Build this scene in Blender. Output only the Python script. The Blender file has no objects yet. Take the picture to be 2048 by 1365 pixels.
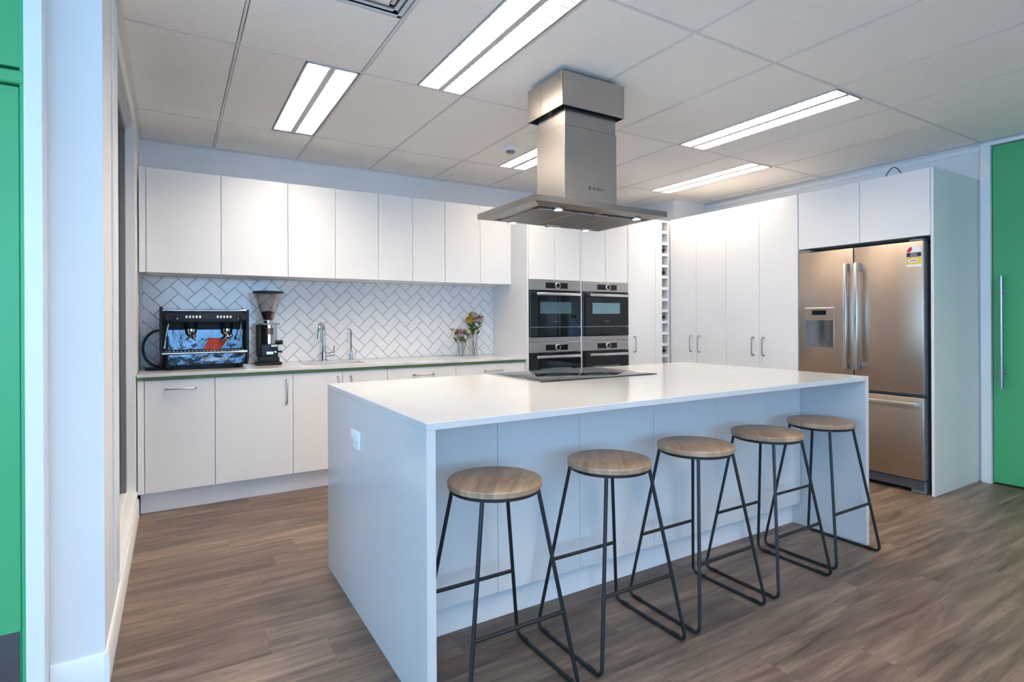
import bpy, bmesh, math, random
from mathutils import Vector, Matrix
random.seed(7)
PI = math.pi
SC = bpy.context.scene
COL = SC.collection

# ------------------------------------------------------------------ measured layout (metres)
XL, XR = -0.20, 5.154          # left and right kitchen walls
YB = 4.756                     # back wall
CZ = 2.521                     # ceiling
YF = 4.172                     # base cabinet door fronts
YU = 4.40                      # wall cabinet door fronts
YT = 4.13                      # oven tower fronts
XT = 4.42                      # tall cabinets on the right wall, door fronts
ZC = 0.891                     # back worktop
IX0, IX1, IY0, IY1, IZ = 0.650, 3.194, 1.569, 2.830, 0.9065
YP = 2.305                     # face of the left pier
RX0, RY0 = -3.0, -3.2          # far corner of the room behind the camera

# ------------------------------------------------------------------ materials
MATS = {}
def mat(name, col, rough=0.5, metal=0.0, var=0.04, vscale=6.0, stretch=(1, 1, 1), bump=0.0, bscale=200.0, trans=0.0,
        ior=1.45, emit=None, estr=0.0, coat=0.0, spec=0.5):
    if name in MATS: return MATS[name]
    m = bpy.data.materials.new(name); m.use_nodes = True
    nt = m.node_tree; N = nt.nodes; L = nt.links
    b = N['Principled BSDF']
    b.inputs['Roughness'].default_value = rough
    b.inputs['Metallic'].default_value = metal
    b.inputs['IOR'].default_value = ior
    b.inputs['Transmission Weight'].default_value = trans
    b.inputs['Coat Weight'].default_value = coat
    b.inputs['Specular IOR Level'].default_value = spec
    tc = N.new('ShaderNodeTexCoord'); mp = N.new('ShaderNodeMapping')
    mp.inputs['Scale'].default_value = stretch
    L.new(tc.outputs['Object'], mp.inputs['Vector'])
    no = N.new('ShaderNodeTexNoise'); no.inputs['Scale'].default_value = vscale; no.inputs['Detail'].default_value = 4
    L.new(mp.outputs['Vector'], no.inputs['Vector'])
    rp = N.new('ShaderNodeValToRGB')
    rp.color_ramp.elements[0].position = 0.3; rp.color_ramp.elements[1].position = 0.7
    rp.color_ramp.elements[0].color = tuple(c * (1 - var) for c in col) + (1,)
    rp.color_ramp.elements[1].color = tuple(min(1, c * (1 + var)) for c in col) + (1,)
    L.new(no.outputs['Fac'], rp.inputs['Fac']); L.new(rp.outputs['Color'], b.inputs['Base Color'])
    if bump:
        n2 = N.new('ShaderNodeTexNoise'); n2.inputs['Scale'].default_value = bscale
        L.new(mp.outputs['Vector'], n2.inputs['Vector'])
        bp = N.new('ShaderNodeBump'); bp.inputs['Strength'].default_value = bump; bp.inputs['Distance'].default_value = 0.002
        L.new(n2.outputs['Fac'], bp.inputs['Height']); L.new(bp.outputs['Normal'], b.inputs['Normal'])
    if emit:
        b.inputs['Emission Color'].default_value = tuple(emit) + (1,); b.inputs['Emission Strength'].default_value = estr
    MATS[name] = m
    return m

WHITE = mat('cabinet_white', (0.735, 0.73, 0.725), 0.38, var=0.01, vscale=2)
BODY = mat('carcass_white', (0.78, 0.78, 0.78), 0.5, var=0.01)
PAINT = mat('wall_paint', (0.76, 0.755, 0.755), 0.55, var=0.012, vscale=3, bump=0.03, bscale=300)
REARP = mat('rear_wall_paint', (0.52, 0.51, 0.50), 0.6, var=0.02, vscale=3)
TRIMW = mat('trim_gloss_white', (0.82, 0.82, 0.82), 0.35, var=0.01)
GREEN = mat('green_paint', (0.072, 0.40, 0.165), 0.38, var=0.02, vscale=3, bump=0.03, bscale=260)
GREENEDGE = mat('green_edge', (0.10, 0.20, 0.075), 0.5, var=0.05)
STEEL = mat('brushed_steel', (0.44, 0.415, 0.39), 0.32, 1.0, var=0.06, vscale=9, stretch=(1, 1, 40), bump=0.04, bscale=60)
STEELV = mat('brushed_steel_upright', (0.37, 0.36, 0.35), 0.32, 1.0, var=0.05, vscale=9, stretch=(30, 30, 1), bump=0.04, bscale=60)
FRIDGE = mat('fridge_steel', (0.50, 0.41, 0.335), 0.34, 1.0, var=0.05, vscale=8, stretch=(1, 1, 60), bump=0.04, bscale=60)
ALU = mat('aluminium', (0.70, 0.70, 0.71), 0.25, 1.0, var=0.03, vscale=20)
CHROME = mat('chrome', (0.58, 0.59, 0.61), 0.08, 1.0, var=0.02)
NICKEL = mat('handle_nickel', (0.40, 0.39, 0.38), 0.30, 1.0, var=0.04, vscale=30)
MIRROR = mat('polished_steel', (0.055, 0.066, 0.080), 0.09, 1.0, var=0.35, vscale=9, bump=1.0, bscale=16)
BLACK = mat('black_powder_coat', (0.012, 0.013, 0.015), 0.42, var=0.15, vscale=40)
BLKPLASTIC = mat('black_plastic', (0.010, 0.010, 0.011), 0.45, var=0.1, vscale=30, spec=0.28)
NAVY = mat('dark_panel', (0.013, 0.017, 0.028), 0.4, var=0.08, spec=0.3)
RUBBER = mat('black_rubber', (0.010, 0.010, 0.010), 0.6, var=0.1)
GLASSBLK = mat('black_glass', (0.008, 0.009, 0.010), 0.03, var=0.05, spec=0.42)
OVENWIN = mat('oven_window', (0.055, 0.105, 0.125), 0.08, var=0.05)  # teal cast of the reflections is put into the glass colour
OVENWIN_REFLECT = mat('oven_window_reflection', (0.14, 0.25, 0.29), 0.10, var=0.05)  # paler copy: brighter teal reflection painted into the glass colour
DARK = mat('dark_void', (0.012, 0.012, 0.013), 0.7, var=0.1)
GREY = mat('grey_plastic', (0.16, 0.165, 0.17), 0.45, var=0.05)
GREYFR = mat('grey_window_frame', (0.19, 0.19, 0.195), 0.4, var=0.03)
FILTER = mat('hood_filter', (0.34, 0.33, 0.315), 0.42, 1.0, var=0.12, vscale=300, bump=0.2, bscale=500)
LAMPW = mat('white_plastic', (0.82, 0.82, 0.83), 0.35, var=0.01)
LABELW = mat('label_white', (0.80, 0.80, 0.82), 0.4, var=0.01)
LABELY = mat('label_yellow', (0.75, 0.58, 0.06), 0.4, var=0.02)
LABELR = mat('label_red', (0.62, 0.03, 0.05), 0.4, var=0.02)
INK = mat('ink_dark', (0.02, 0.022, 0.026), 0.4, var=0.05)
INKW = mat('ink_light', (0.72, 0.72, 0.74), 0.4, var=0.02)
TILE = mat('glazed_tile', (0.76, 0.765, 0.77), 0.13, var=0.015, vscale=5)
GROUT = mat('grey_grout', (0.20, 0.20, 0.205), 0.85, var=0.08, vscale=60)
CTILE = None
GRID = mat('ceiling_grid_paint', (0.70, 0.68, 0.655), 0.45, var=0.02)
LOUVRE = mat('louvre_white', (0.50, 0.49, 0.475), 0.4, var=0.01)
HOUSE = mat('light_housing', (0.52, 0.52, 0.52), 0.35, 0.3, var=0.02)
LAMP = mat('lamp_glow', (0.9, 0.9, 0.9), 0.5, emit=(1.0, 0.85, 0.70), estr=58.0)
LAMP2 = mat('lamp_glow_soft', (0.9, 0.9, 0.9), 0.5, emit=(1.0, 0.85, 0.70), estr=33.0)
HLAMP = mat('hood_lamp_glow', (0.9, 0.9, 0.9), 0.4, emit=(1.0, 0.90, 0.75), estr=2.5)
RED = mat('red_reflection', (0.60, 0.075, 0.055), 0.8, var=0.08, vscale=30)  # colour of a reflection, worn by an added sheet
BEANS = mat('coffee_beans', (0.045, 0.022, 0.014), 0.4, var=0.5, vscale=120, bump=0.6, bscale=120)
LEAF = mat('leaf_green', (0.095, 0.155, 0.035), 0.5, var=0.3, vscale=40)
STEMG = mat('stem_green', (0.10, 0.14, 0.05), 0.5, var=0.25, vscale=40)
PINK = mat('petal_pink', (0.62, 0.42, 0.42), 0.6, var=0.18, vscale=60)
CREAM = mat('petal_cream', (0.66, 0.56, 0.38), 0.6, var=0.15, vscale=60)
YEL = mat('petal_yellow', (0.58, 0.43, 0.045), 0.6, var=0.2, vscale=60)
BOTTLE = mat('bottle_glass', (0.010, 0.014, 0.012), 0.08, var=0.1)
FOIL = mat('bottle_foil', (0.03, 0.018, 0.022), 0.4, 0.3, var=0.1)

def glass(name, col, rough=0.02):
    m = bpy.data.materials.new(name); m.use_nodes = True
    nt = m.node_tree; N = nt.nodes; L = nt.links; N.clear()
    o = N.new('ShaderNodeOutputMaterial'); mx = N.new('ShaderNodeMixShader')
    t = N.new('ShaderNodeBsdfTransparent'); g = N.new('ShaderNodeBsdfGlossy')
    fr = N.new('ShaderNodeLayerWeight'); fr.inputs['Blend'].default_value = 0.25
    t.inputs['Color'].default_value = tuple(col) + (1,); g.inputs['Roughness'].default_value = rough
    no = N.new('ShaderNodeTexNoise'); no.inputs['Scale'].default_value = 30
    mr = N.new('ShaderNodeMapRange'); mr.inputs['To Min'].default_value = rough; mr.inputs['To Max'].default_value = rough + 0.03
    L.new(no.outputs['Fac'], mr.inputs['Value']); L.new(mr.outputs['Result'], g.inputs['Roughness'])
    L.new(fr.outputs['Facing'], mx.inputs['Fac']); L.new(t.outputs[0], mx.inputs[1]); L.new(g.outputs[0], mx.inputs[2])
    L.new(mx.outputs[0], o.inputs['Surface'])
    MATS[name] = m
    return m
CLEAR = glass('clear_glass', (0.975, 0.98, 0.98))
HOPPER = glass('smoked_hopper', (0.93, 0.905, 0.885))
WINGLASS = glass('window_glass', (0.95, 0.97, 0.98))

def floor_mat():
    m = bpy.data.materials.new('oak_plank_floor'); m.use_nodes = True
    nt = m.node_tree; N = nt.nodes; L = nt.links; b = N['Principled BSDF']
    tc = N.new('ShaderNodeTexCoord')
    def mth(op, a, b=None, c=None):
        q = N.new('ShaderNodeMath'); q.operation = op
        for k, v in enumerate((a, b, c)):
            if v is None: continue
            if isinstance(v, (int, float)): q.inputs[k].default_value = v
            else: L.new(v, q.inputs[k])
        return q.outputs[0]
    sx = N.new('ShaderNodeSeparateXYZ'); L.new(tc.outputs['Object'], sx.inputs[0])
    ry = mth('DIVIDE', mth('ADD', sx.outputs['Y'], 20.0), 0.185); row = mth('FLOOR', ry)
    w1 = N.new('ShaderNodeTexWhiteNoise'); w1.noise_dimensions = '1D'; L.new(row, w1.inputs['W'])
    pxx = mth('ADD', mth('DIVIDE', mth('ADD', sx.outputs['X'], 20.0), 1.22), w1.outputs['Value']); idx = mth('FLOOR', pxx)
    w2 = N.new('ShaderNodeTexWhiteNoise'); w2.noise_dimensions = '2D'
    c2 = N.new('ShaderNodeCombineXYZ'); L.new(row, c2.inputs['X']); L.new(idx, c2.inputs['Y']); L.new(c2.outputs[0], w2.inputs['Vector'])
    ey = mth('MINIMUM', mth('FRACT', ry), mth('SUBTRACT', 1.0, mth('FRACT', ry)))
    ex = mth('MINIMUM', mth('FRACT', pxx), mth('SUBTRACT', 1.0, mth('FRACT', pxx)))
    gap = mth('MULTIPLY', mth('GREATER_THAN', ey, 0.006), mth('GREATER_THAN', ex, 0.0009))
    tone = mth('MULTIPLY', mth('ADD', 0.74, mth('MULTIPLY', w2.outputs['Value'], 0.50)), mth('ADD', 0.72, mth('MULTIPLY', gap, 0.28)))
    tn = N.new('ShaderNodeCombineXYZ')
    for k in 'XYZ': L.new(tone, tn.inputs[k])
    # per-plank shift so that the grain breaks at every joint
    sh = N.new('ShaderNodeVectorMath'); sh.operation = 'MULTIPLY_ADD'
    sh.inputs[1].default_value = (7.3, 3.1, 5.7)
    L.new(w2.outputs['Color'], sh.inputs[0]); L.new(tc.outputs['Object'], sh.inputs[2])
    mp = N.new('ShaderNodeMapping'); mp.inputs['Scale'].default_value = (0.75, 7.5, 1.0)
    L.new(sh.outputs[0], mp.inputs['Vector'])
    n1 = N.new('ShaderNodeTexNoise'); n1.inputs['Scale'].default_value = 2.2; n1.inputs['Detail'].default_value = 7
    n1.inputs['Roughness'].default_value = 0.62; n1.inputs['Distortion'].default_value = 0.6
    L.new(mp.outputs['Vector'], n1.inputs['Vector'])
    mp2 = N.new('ShaderNodeMapping'); mp2.inputs['Scale'].default_value = (4.0, 120.0, 1.0)
    L.new(sh.outputs[0], mp2.inputs['Vector'])
    n2 = N.new('ShaderNodeTexNoise'); n2.inputs['Scale'].default_value = 2.0; n2.inputs['Detail'].default_value = 3
    L.new(mp2.outputs['Vector'], n2.inputs['Vector'])
    rp = N.new('ShaderNodeValToRGB'); e = rp.color_ramp.elements
    e[0].position = 0.31; e[0].color = (0.078, 0.050, 0.037, 1)
    e[1].position = 0.71; e[1].color = (0.290, 0.208, 0.153, 1)
    k = e.new(0.50); k.color = (0.155, 0.109, 0.081, 1)
    L.new(n1.outputs['Fac'], rp.inputs['Fac'])
    m1 = N.new('ShaderNodeMix'); m1.data_type = 'RGBA'; m1.blend_type = 'MULTIPLY'; m1.inputs['Factor'].default_value = 0.9
    L.new(rp.outputs['Color'], m1.inputs['A']); L.new(tn.outputs[0], m1.inputs['B'])
    r2 = N.new('ShaderNodeValToRGB'); r2.color_ramp.elements[0].position = 0.35; r2.color_ramp.elements[1].position = 0.6
    r2.color_ramp.elements[0].color = (0.72, 0.72, 0.72, 1); r2.color_ramp.elements[1].color = (1.08, 1.08, 1.08, 1)
    L.new(n2.outputs['Fac'], r2.inputs['Fac'])
    m2 = N.new('ShaderNodeMix'); m2.data_type = 'RGBA'; m2.blend_type = 'MULTIPLY'; m2.inputs['Factor'].default_value = 0.8
    L.new(m1.outputs['Result'], m2.inputs['A']); L.new(r2.outputs['Color'], m2.inputs['B'])
    L.new(m2.outputs['Result'], b.inputs['Base Color'])
    b.inputs['Roughness'].default_value = 0.42
    bp = N.new('ShaderNodeBump'); bp.inputs['Strength'].default_value = 0.12; bp.inputs['Distance'].default_value = 0.002
    L.new(n2.outputs['Fac'], bp.inputs['Height']); L.new(bp.outputs['Normal'], b.inputs['Normal'])
    return m

def seat_mat():
    m = bpy.data.materials.new('seat_oak'); m.use_nodes = True
    nt = m.node_tree; N = nt.nodes; L = nt.links; b = N['Principled BSDF']
    tc = N.new('ShaderNodeTexCoord'); oi = N.new('ShaderNodeObjectInfo')
    br = N.new('ShaderNodeTexBrick'); br.offset = 0.5
    br.inputs['Brick Width'].default_value = 2.0; br.inputs['Row Height'].default_value = 0.065; br.inputs['Scale'].default_value = 1
    br.inputs['Mortar Size'].default_value = 0.0006
    br.inputs['Color1'].default_value = (0.74, 0.74, 0.74, 1); br.inputs['Color2'].default_value = (1.15, 1.15, 1.15, 1)
    br.inputs['Mortar'].default_value = (0.5, 0.5, 0.5, 1)
    ad = N.new('ShaderNodeVectorMath'); ad.operation = 'ADD'
    cb = N.new('ShaderNodeCombineXYZ'); ml = N.new('ShaderNodeMath'); ml.operation = 'MULTIPLY'; ml.inputs[1].default_value = 3.7
    L.new(oi.outputs['Random'], ml.inputs[0]); L.new(ml.outputs[0], cb.inputs['X']); L.new(ml.outputs[0], cb.inputs['Y'])
    L.new(tc.outputs['Object'], ad.inputs[0]); L.new(cb.outputs[0], ad.inputs[1])
    mp0 = N.new('ShaderNodeMapping'); mp0.inputs['Rotation'].default_value = (0, 0, -0.9)
    L.new(ad.outputs[0], mp0.inputs['Vector']); L.new(mp0.outputs[0], br.inputs['Vector'])
    sh = N.new('ShaderNodeVectorMath'); sh.operation = 'MULTIPLY_ADD'; sh.inputs[1].default_value = (5.1, 2.3, 1.7)
    L.new(br.outputs['Color'], sh.inputs[0]); L.new(mp0.outputs[0], sh.inputs[2])
    mp = N.new('ShaderNodeMapping'); mp.inputs['Scale'].default_value = (2.5, 17, 6)
    L.new(sh.outputs[0], mp.inputs['Vector'])
    n1 = N.new('ShaderNodeTexNoise'); n1.inputs['Scale'].default_value = 2.0; n1.inputs['Detail'].default_value = 6; n1.inputs['Distortion'].default_value = 0.8
    L.new(mp.outputs[0], n1.inputs['Vector'])
    rp = N.new('ShaderNodeValToRGB'); e = rp.color_ramp.elements
    e[0].position = 0.32; e[0].color = (0.300, 0.185, 0.112, 1); e[1].position = 0.7; e[1].color = (0.50, 0.340, 0.222, 1)
    L.new(n1.outputs['Fac'], rp.inputs['Fac'])
    m1 = N.new('ShaderNodeMix'); m1.data_type = 'RGBA'; m1.blend_type = 'MULTIPLY'; m1.inputs['Factor'].default_value = 0.7
    L.new(rp.outputs['Color'], m1.inputs['A']); L.new(br.outputs['Color'], m1.inputs['B'])
    L.new(m1.outputs['Result'], b.inputs['Base Color']); b.inputs['Roughness'].default_value = 0.42
    return m

def speckle_mat(name, col, rough, spot, scale, thr, bump=0.0, amount=0.6):
    m = bpy.data.materials.new(name); m.use_nodes = True
    nt = m.node_tree; N = nt.nodes; L = nt.links; b = N['Principled BSDF']
    tc = N.new('ShaderNodeTexCoord')
    no = N.new('ShaderNodeTexNoise'); no.inputs['Scale'].default_value = scale; no.inputs['Detail'].default_value = 2
    big = N.new('ShaderNodeTexNoise'); big.inputs['Scale'].default_value = 3.0
    L.new(tc.outputs['Object'], no.inputs['Vector']); L.new(tc.outputs['Object'], big.inputs['Vector'])
    rp = N.new('ShaderNodeValToRGB'); e = rp.color_ramp.elements
    e[0].position = thr; e[0].color = (0, 0, 0, 1); e[1].position = thr + 0.05; e[1].color = (1, 1, 1, 1)
    L.new(no.outputs['Fac'], rp.inputs['Fac'])
    ml = N.new('ShaderNodeMath'); ml.operation = 'MULTIPLY'; ml.inputs[1].default_value = amount
    L.new(rp.outputs['Color'], ml.inputs[0])
    r2 = N.new('ShaderNodeValToRGB')
    r2.color_ramp.elements[0].color = tuple(c * 0.97 for c in col) + (1,); r2.color_ramp.elements[1].color = tuple(min(1, c * 1.03) for c in col) + (1,)
    L.new(big.outputs['Fac'], r2.inputs['Fac'])
    mx = N.new('ShaderNodeMix'); mx.data_type = 'RGBA'; mx.inputs['B'].default_value = tuple(spot) + (1,)
    L.new(ml.outputs[0], mx.inputs['Factor']); L.new(r2.outputs['Color'], mx.inputs['A'])
    L.new(mx.outputs['Result'], b.inputs['Base Color']); b.inputs['Roughness'].default_value = rough
    if bump:
        bp = N.new('ShaderNodeBump'); bp.inputs['Strength'].default_value = bump; bp.inputs['Distance'].default_value = 0.002
        L.new(no.outputs['Fac'], bp.inputs['Height']); L.new(bp.outputs['Normal'], b.inputs['Normal'])
    return m
FLOORM = floor_mat()
SEATM = seat_mat()
STONE = speckle_mat('white_quartz', (0.585, 0.585, 0.585), 0.12, (0.55, 0.54, 0.53), 260, 0.62, 0.0, 0.35)
CTILE = speckle_mat('mineral_ceiling_tile', (0.90, 0.865, 0.825), 0.85, (0.30, 0.28, 0.26), 170, 0.66, 0.15, 0.55)

# ------------------------------------------------------------------ mesh builder
class MB:
    def __init__(s): s.bm = bmesh.new()
    def box(s, x0, x1, y0, y1, z0, z1, bev=0.0, seg=1):
        if x0 > x1: x0, x1 = x1, x0
        if y0 > y1: y0, y1 = y1, y0
        if z0 > z1: z0, z1 = z1, z0
        t = bmesh.new()
        bmesh.ops.create_cube(t, size=1.0)
        for v in t.verts:
            v.co = Vector(((x0 + x1) / 2 + v.co.x * (x1 - x0), (y0 + y1) / 2 + v.co.y * (y1 - y0), (z0 + z1) / 2 + v.co.z * (z1 - z0)))
        if bev > 0:
            bev = min(bev, 0.45 * min(x1 - x0, y1 - y0, z1 - z0))
            bmesh.ops.bevel(t, geom=list(t.edges), offset=bev, segments=seg, affect='EDGES', profile=0.5)
        s.merge(t); return s
    def merge(s, t, M=None):
        me = bpy.data.meshes.new('tmp')
        if M is not None: t.transform(M)
        t.to_mesh(me); t.free(); s.bm.from_mesh(me); bpy.data.meshes.remove(me)
    def ring_loft(s, rings, closed_caps=True, closed=False):
        vs = [[s.bm.verts.new(p) for p in r] for r in rings]
        n = len(vs[0]); m = len(vs)
        for i in range(m - (0 if closed else 1)):
            a, b = vs[i], vs[(i + 1) % m]
            for j in range(n):
                try: s.bm.faces.new((a[j], a[(j + 1) % n], b[(j + 1) % n], b[j]))
                except ValueError: pass
        if closed_caps and not closed:
            s.bm.faces.new(list(reversed(vs[0]))); s.bm.faces.new(vs[-1])
        return s
    def tube(s, pts, r, n=10, closed=False):
        pts = [Vector(p) for p in pts]; rings = []; m = len(pts)
        rs = r if isinstance(r, (list, tuple)) else [r] * m
        up = None
        for i, p in enumerate(pts):
            if closed: d = (pts[(i + 1) % m] - pts[i - 1]).normalized()
            elif i == 0: d = (pts[1] - pts[0]).normalized()
            elif i == m - 1: d = (pts[-1] - pts[-2]).normalized()
            else: d = ((pts[i + 1] - p).normalized() + (p - pts[i - 1]).normalized()).normalized()
            if up is None:
                up = Vector((0, 0, 1)) if abs(d.z) < 0.9 else Vector((1, 0, 0))
            u = (up - d * up.dot(d)).normalized(); up = u
            w = d.cross(u)
            rings.append([p + (u * math.cos(2 * PI * k / n) + w * math.sin(2 * PI * k / n)) * rs[i] for k in range(n)])
        return s.ring_loft(rings, True, closed)
    def cyl(s, p0, p1, r, n=20, r1=None):
        return s.tube([p0, p1], [r, r if r1 is None else r1], n)
    def lathe(s, prof, c=(0, 0, 0), n=28, axis='Z'):
        rings = []
        for r, z in prof:
            ring = []
            for k in range(n):
                a = 2 * PI * k / n
                if axis == 'Z': q = Vector((c[0] + r * math.cos(a), c[1] + r * math.sin(a), c[2] + z))
                elif axis == 'Y': q = Vector((c[0] + r * math.cos(a), c[1] + z, c[2] + r * math.sin(a)))
                else: q = Vector((c[0] + z, c[1] + r * math.cos(a), c[2] + r * math.sin(a)))
                ring.append(q)
            rings.append(ring)
        return s.ring_loft(rings)
    def prism(s, poly, axis, a0, a1):
        def P(p, a):
            if axis == 'Y': return Vector((p[0], a, p[1]))
            if axis == 'X': return Vector((a, p[0], p[1]))
            return Vector((p[0], p[1], a))
        return s.ring_loft([[P(p, a0) for p in poly], [P(p, a1) for p in poly]])
    def poly(s, pts):
        s.bm.faces.new([s.bm.verts.new(p) for p in pts]); return s
    def sphere(s, c, r, sc=(1, 1, 1), u=14, v=9):
        t = bmesh.new(); bmesh.ops.create_uvsphere(t, u_segments=u, v_segments=v, radius=r)
        for q in t.verts: q.co = Vector((c[0] + q.co.x * sc[0], c[1] + q.co.y * sc[1], c[2] + q.co.z * sc[2]))
        s.merge(t); return s
    def build(s, name, m, parent=None, origin=None, smooth=35):
        bmesh.ops.recalc_face_normals(s.bm, faces=list(s.bm.faces))
        me = bpy.data.meshes.new(name)
        if origin is None:
            origin = Vector((0, 0, 0)) if parent is None else parent_world(parent)
        s.bm.transform(Matrix.Translation(-Vector(origin)))
        s.bm.to_mesh(me); s.bm.free()
        me.polygons.foreach_set('use_smooth', [True] * len(me.polygons))
        me.set_sharp_from_angle(angle=math.radians(smooth))
        me.materials.append(m)
        o = bpy.data.objects.new(name, me); COL.objects.link(o)
        if parent is None: o.location = origin
        else: o.parent = parent
        return o

def parent_world(o):
    v = Vector((0, 0, 0))
    while o is not None:
        v = v + o.location; o = o.parent
    return v
def tag(o, label=None, cat=None, group=None, kind=None):
    if label: o['label'] = label
    if cat: o['category'] = cat
    if group: o['group'] = group
    if kind: o['kind'] = kind
    return o
def thing(name, label, cat, loc=(0, 0, 0), group=None):
    o = bpy.data.objects.new(name, None); COL.objects.link(o); o.location = loc; o.empty_display_size = 0.05
    return tag(o, label, cat, group)
def struct(mb, name, m, label=None, smooth=35):
    o = mb.build(name, m, smooth=smooth); o['kind'] = 'structure'
    if label: o['label'] = label
    return o
def box(name, m, parent, b, bev=0.0015, origin=None, seg=1):
    return MB().box(*b, bev=bev, seg=seg).build(name, m, parent, origin)
def copy_tree(o, parent=None):
    c = o.copy(); COL.objects.link(c)
    if parent is not None: c.parent = parent; c.matrix_parent_inverse = Matrix.Identity(4)
    for ch in list(o.children): copy_tree(ch, c)
    return c
def lettering(text, size, m, parent, M, name='lettering', shear=0.0, depth=0.0004, spacing=1.0):
    cu = bpy.data.curves.new('t', 'FONT'); cu.body = text; cu.size = size; cu.align_x = 'CENTER'; cu.align_y = 'CENTER'
    cu.extrude = depth; cu.shear = shear; cu.space_character = spacing
    ob = bpy.data.objects.new('t', cu); COL.objects.link(ob)
    dg = bpy.context.evaluated_depsgraph_get()
    me = bpy.data.meshes.new_from_object(ob.evaluated_get(dg))
    bpy.data.objects.remove(ob); bpy.data.curves.remove(cu)
    me.name = name; me.transform(M); me.transform(Matrix.Translation(-parent_world(parent)))
    me.materials.clear(); me.materials.append(m)
    o = bpy.data.objects.new(name, me); COL.objects.link(o); o.parent = parent
    return o
def face_mY(x, y, z):       # text plane facing -Y
    return Matrix.Translation((x, y, z)) @ Matrix.Rotation(PI / 2, 4, 'X')
def face_mX(x, y, z):       # text plane facing -X
    return Matrix.Translation((x, y, z)) @ Matrix.Rotation(-PI / 2, 4, 'Z') @ Matrix.Rotation(PI / 2, 4, 'X')

# ------------------------------------------------------------------ shell
struct(MB().box(RX0 - .2, XR + .2, RY0 - .2, YB + .2, -0.1, 0.0), 'floor', FLOORM)
struct(MB().box(RX0 - .2, XR + .2, YB, YB + .15, 0, 2.8), 'wall_back', PAINT)
# right wall with a door opening
D2Y0, D2Y1, D2Z = 0.60, 1.669, 2.484
wr = MB().box(XR, XR + .15, D2Y1 + .02, YB, 0, 2.8).box(XR, XR + .15, RY0, D2Y0 - .02, 0, 2.8).box(XR, XR + .15, D2Y0 - .02, D2Y1 + .02, D2Z + .02, 2.8)
struct(wr, 'wall_right', PAINT)
# corner column
struct(MB().box(4.66, XR, 4.276, YB, 0, CZ + .02), 'column', PAINT)
# left wall with a tall internal window
WY0, WY1, WZ0, WZ1 = 2.80, 4.11, 0.178, 2.41
wl = MB().box(XL - .15, XL, YP, WY0, 0, 2.8).box(XL - .15, XL, WY1, YB, 0, 2.8)
wl.box(XL - .15, XL, WY0, WY1, 0, WZ0 - .012).box(XL - .15, XL, WY0, WY1, WZ1, 2.8)
struct(wl, 'wall_left', PAINT)
# wall facing the camera left of the pier, holding the green door
D1X1, D1X0, D1Z = -0.405, -1.30, 2.0
wf = MB().box(RX0, D1X0 - .05, YP, YP + .15, 0, 2.8)
struct(wf, 'wall_pier', PAINT)
# walls behind the camera, with windows
def window_wall(name, axis, fixed, a0, a1, wins, thick):
    mb = MB()
    def bx(p0, p1, z0, z1):
        if axis == 'X': mb.box(p0, p1, fixed, fixed + thick, z0, z1)
        else: mb.box(fixed, fixed + thick, p0, p1, z0, z1)
    cur = a0
    for (p0, p1, z0, z1) in wins:
        bx(cur, p0, 0, 2.8); bx(p0, p1, 0, z0); bx(p0, p1, z1, 2.8); cur = p1
    bx(cur, a1, 0, 2.8)
    struct(mb, name, REARP)
wins_rear = [(-2.6, -0.5, 0.55, 2.35), (-0.2, 1.9, 0.55, 2.35)]
wins_side = [(-2.9, -0.6, 0.55, 2.35), (-0.3, 1.7, 0.55, 2.35)]
window_wall('wall_rear', 'X', RY0, RX0, XR, wins_rear, -0.15)
window_wall('wall_side', 'Y', RX0, RY0, YP + .15, wins_side, -0.15)
wn = 2
for axis, wins in (('X', wins_rear), ('Y', wins_side)):
    for (p0, p1, z0, z1) in wins:
        fr = MB(); pm = (p0 + p1) / 2
        for (q0, q1, y0, y1) in ((p0, p1, z0, z0 + .05), (p0, p1, z1 - .05, z1), (p0, p0 + .05, z0, z1), (p1 - .05, p1, z0, z1), (pm - .025, pm + .025, z0, z1)):
            if axis == 'X': fr.box(q0, q1, RY0 - .10, RY0 - .05, y0, y1, bev=.003)
            else: fr.box(RX0 - .10, RX0 - .05, q0, q1, y0, y1, bev=.003)
        w = struct(fr, 'window_%d' % wn, TRIMW); wn += 1
        g = MB()
        if axis == 'X': g.box(p0 + .05, p1 - .05, RY0 - .078, RY0 - .072, z0 + .05, z1 - .05)
        else: g.box(RX0 - .078, RX0 - .072, p0 + .05, p1 - .05, z0 + .05, z1 - .05)
        g.build('pane', WINGLASS, w)

# ceiling: tiles in an exposed grid, with cut-outs for the fittings
GX = [0.264 + 0.59 * k for k in range(-6, 9)]
GY = [2.914 + 1.181 * k for k in range(-5, 2)]
xs = [RX0] + [g for g in GX if RX0 + .05 < g < XR - .05] + [5.128]
ys = [RY0] + [g for g in GY if RY0 + .05 < g < YB - .05] + [YB - 0.012]
LIGHTS = [  # x0, x1, y0, y1
    (0.577, 0.842, 2.924, 4.062), (1.158, 1.432, 1.744, 2.902), (3.224, 3.492, 1.745, 2.902),
    (4.116, 4.382, 2.926, 4.083), (2.350, 2.614, 2.926, 4.083)]
FILL_LIGHTS = [(-0.60, -0.334, -0.617, 0.541), (1.158, 1.432, -0.617, 0.541), (3.224, 3.492, -0.617, 0.541), (-1.78, -1.514, -1.798, -0.640), (1.158, 1.432, -1.798, -0.640), (3.224, 3.492, -1.798, -0.640)]  # unseen fittings behind the camera, added to fill the room with light
VENT = (0.274, 0.844, 1.743, 2.305)
holes = LIGHTS + FILL_LIGHTS + [VENT]
tm = MB(); TB = 0.0085
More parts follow.
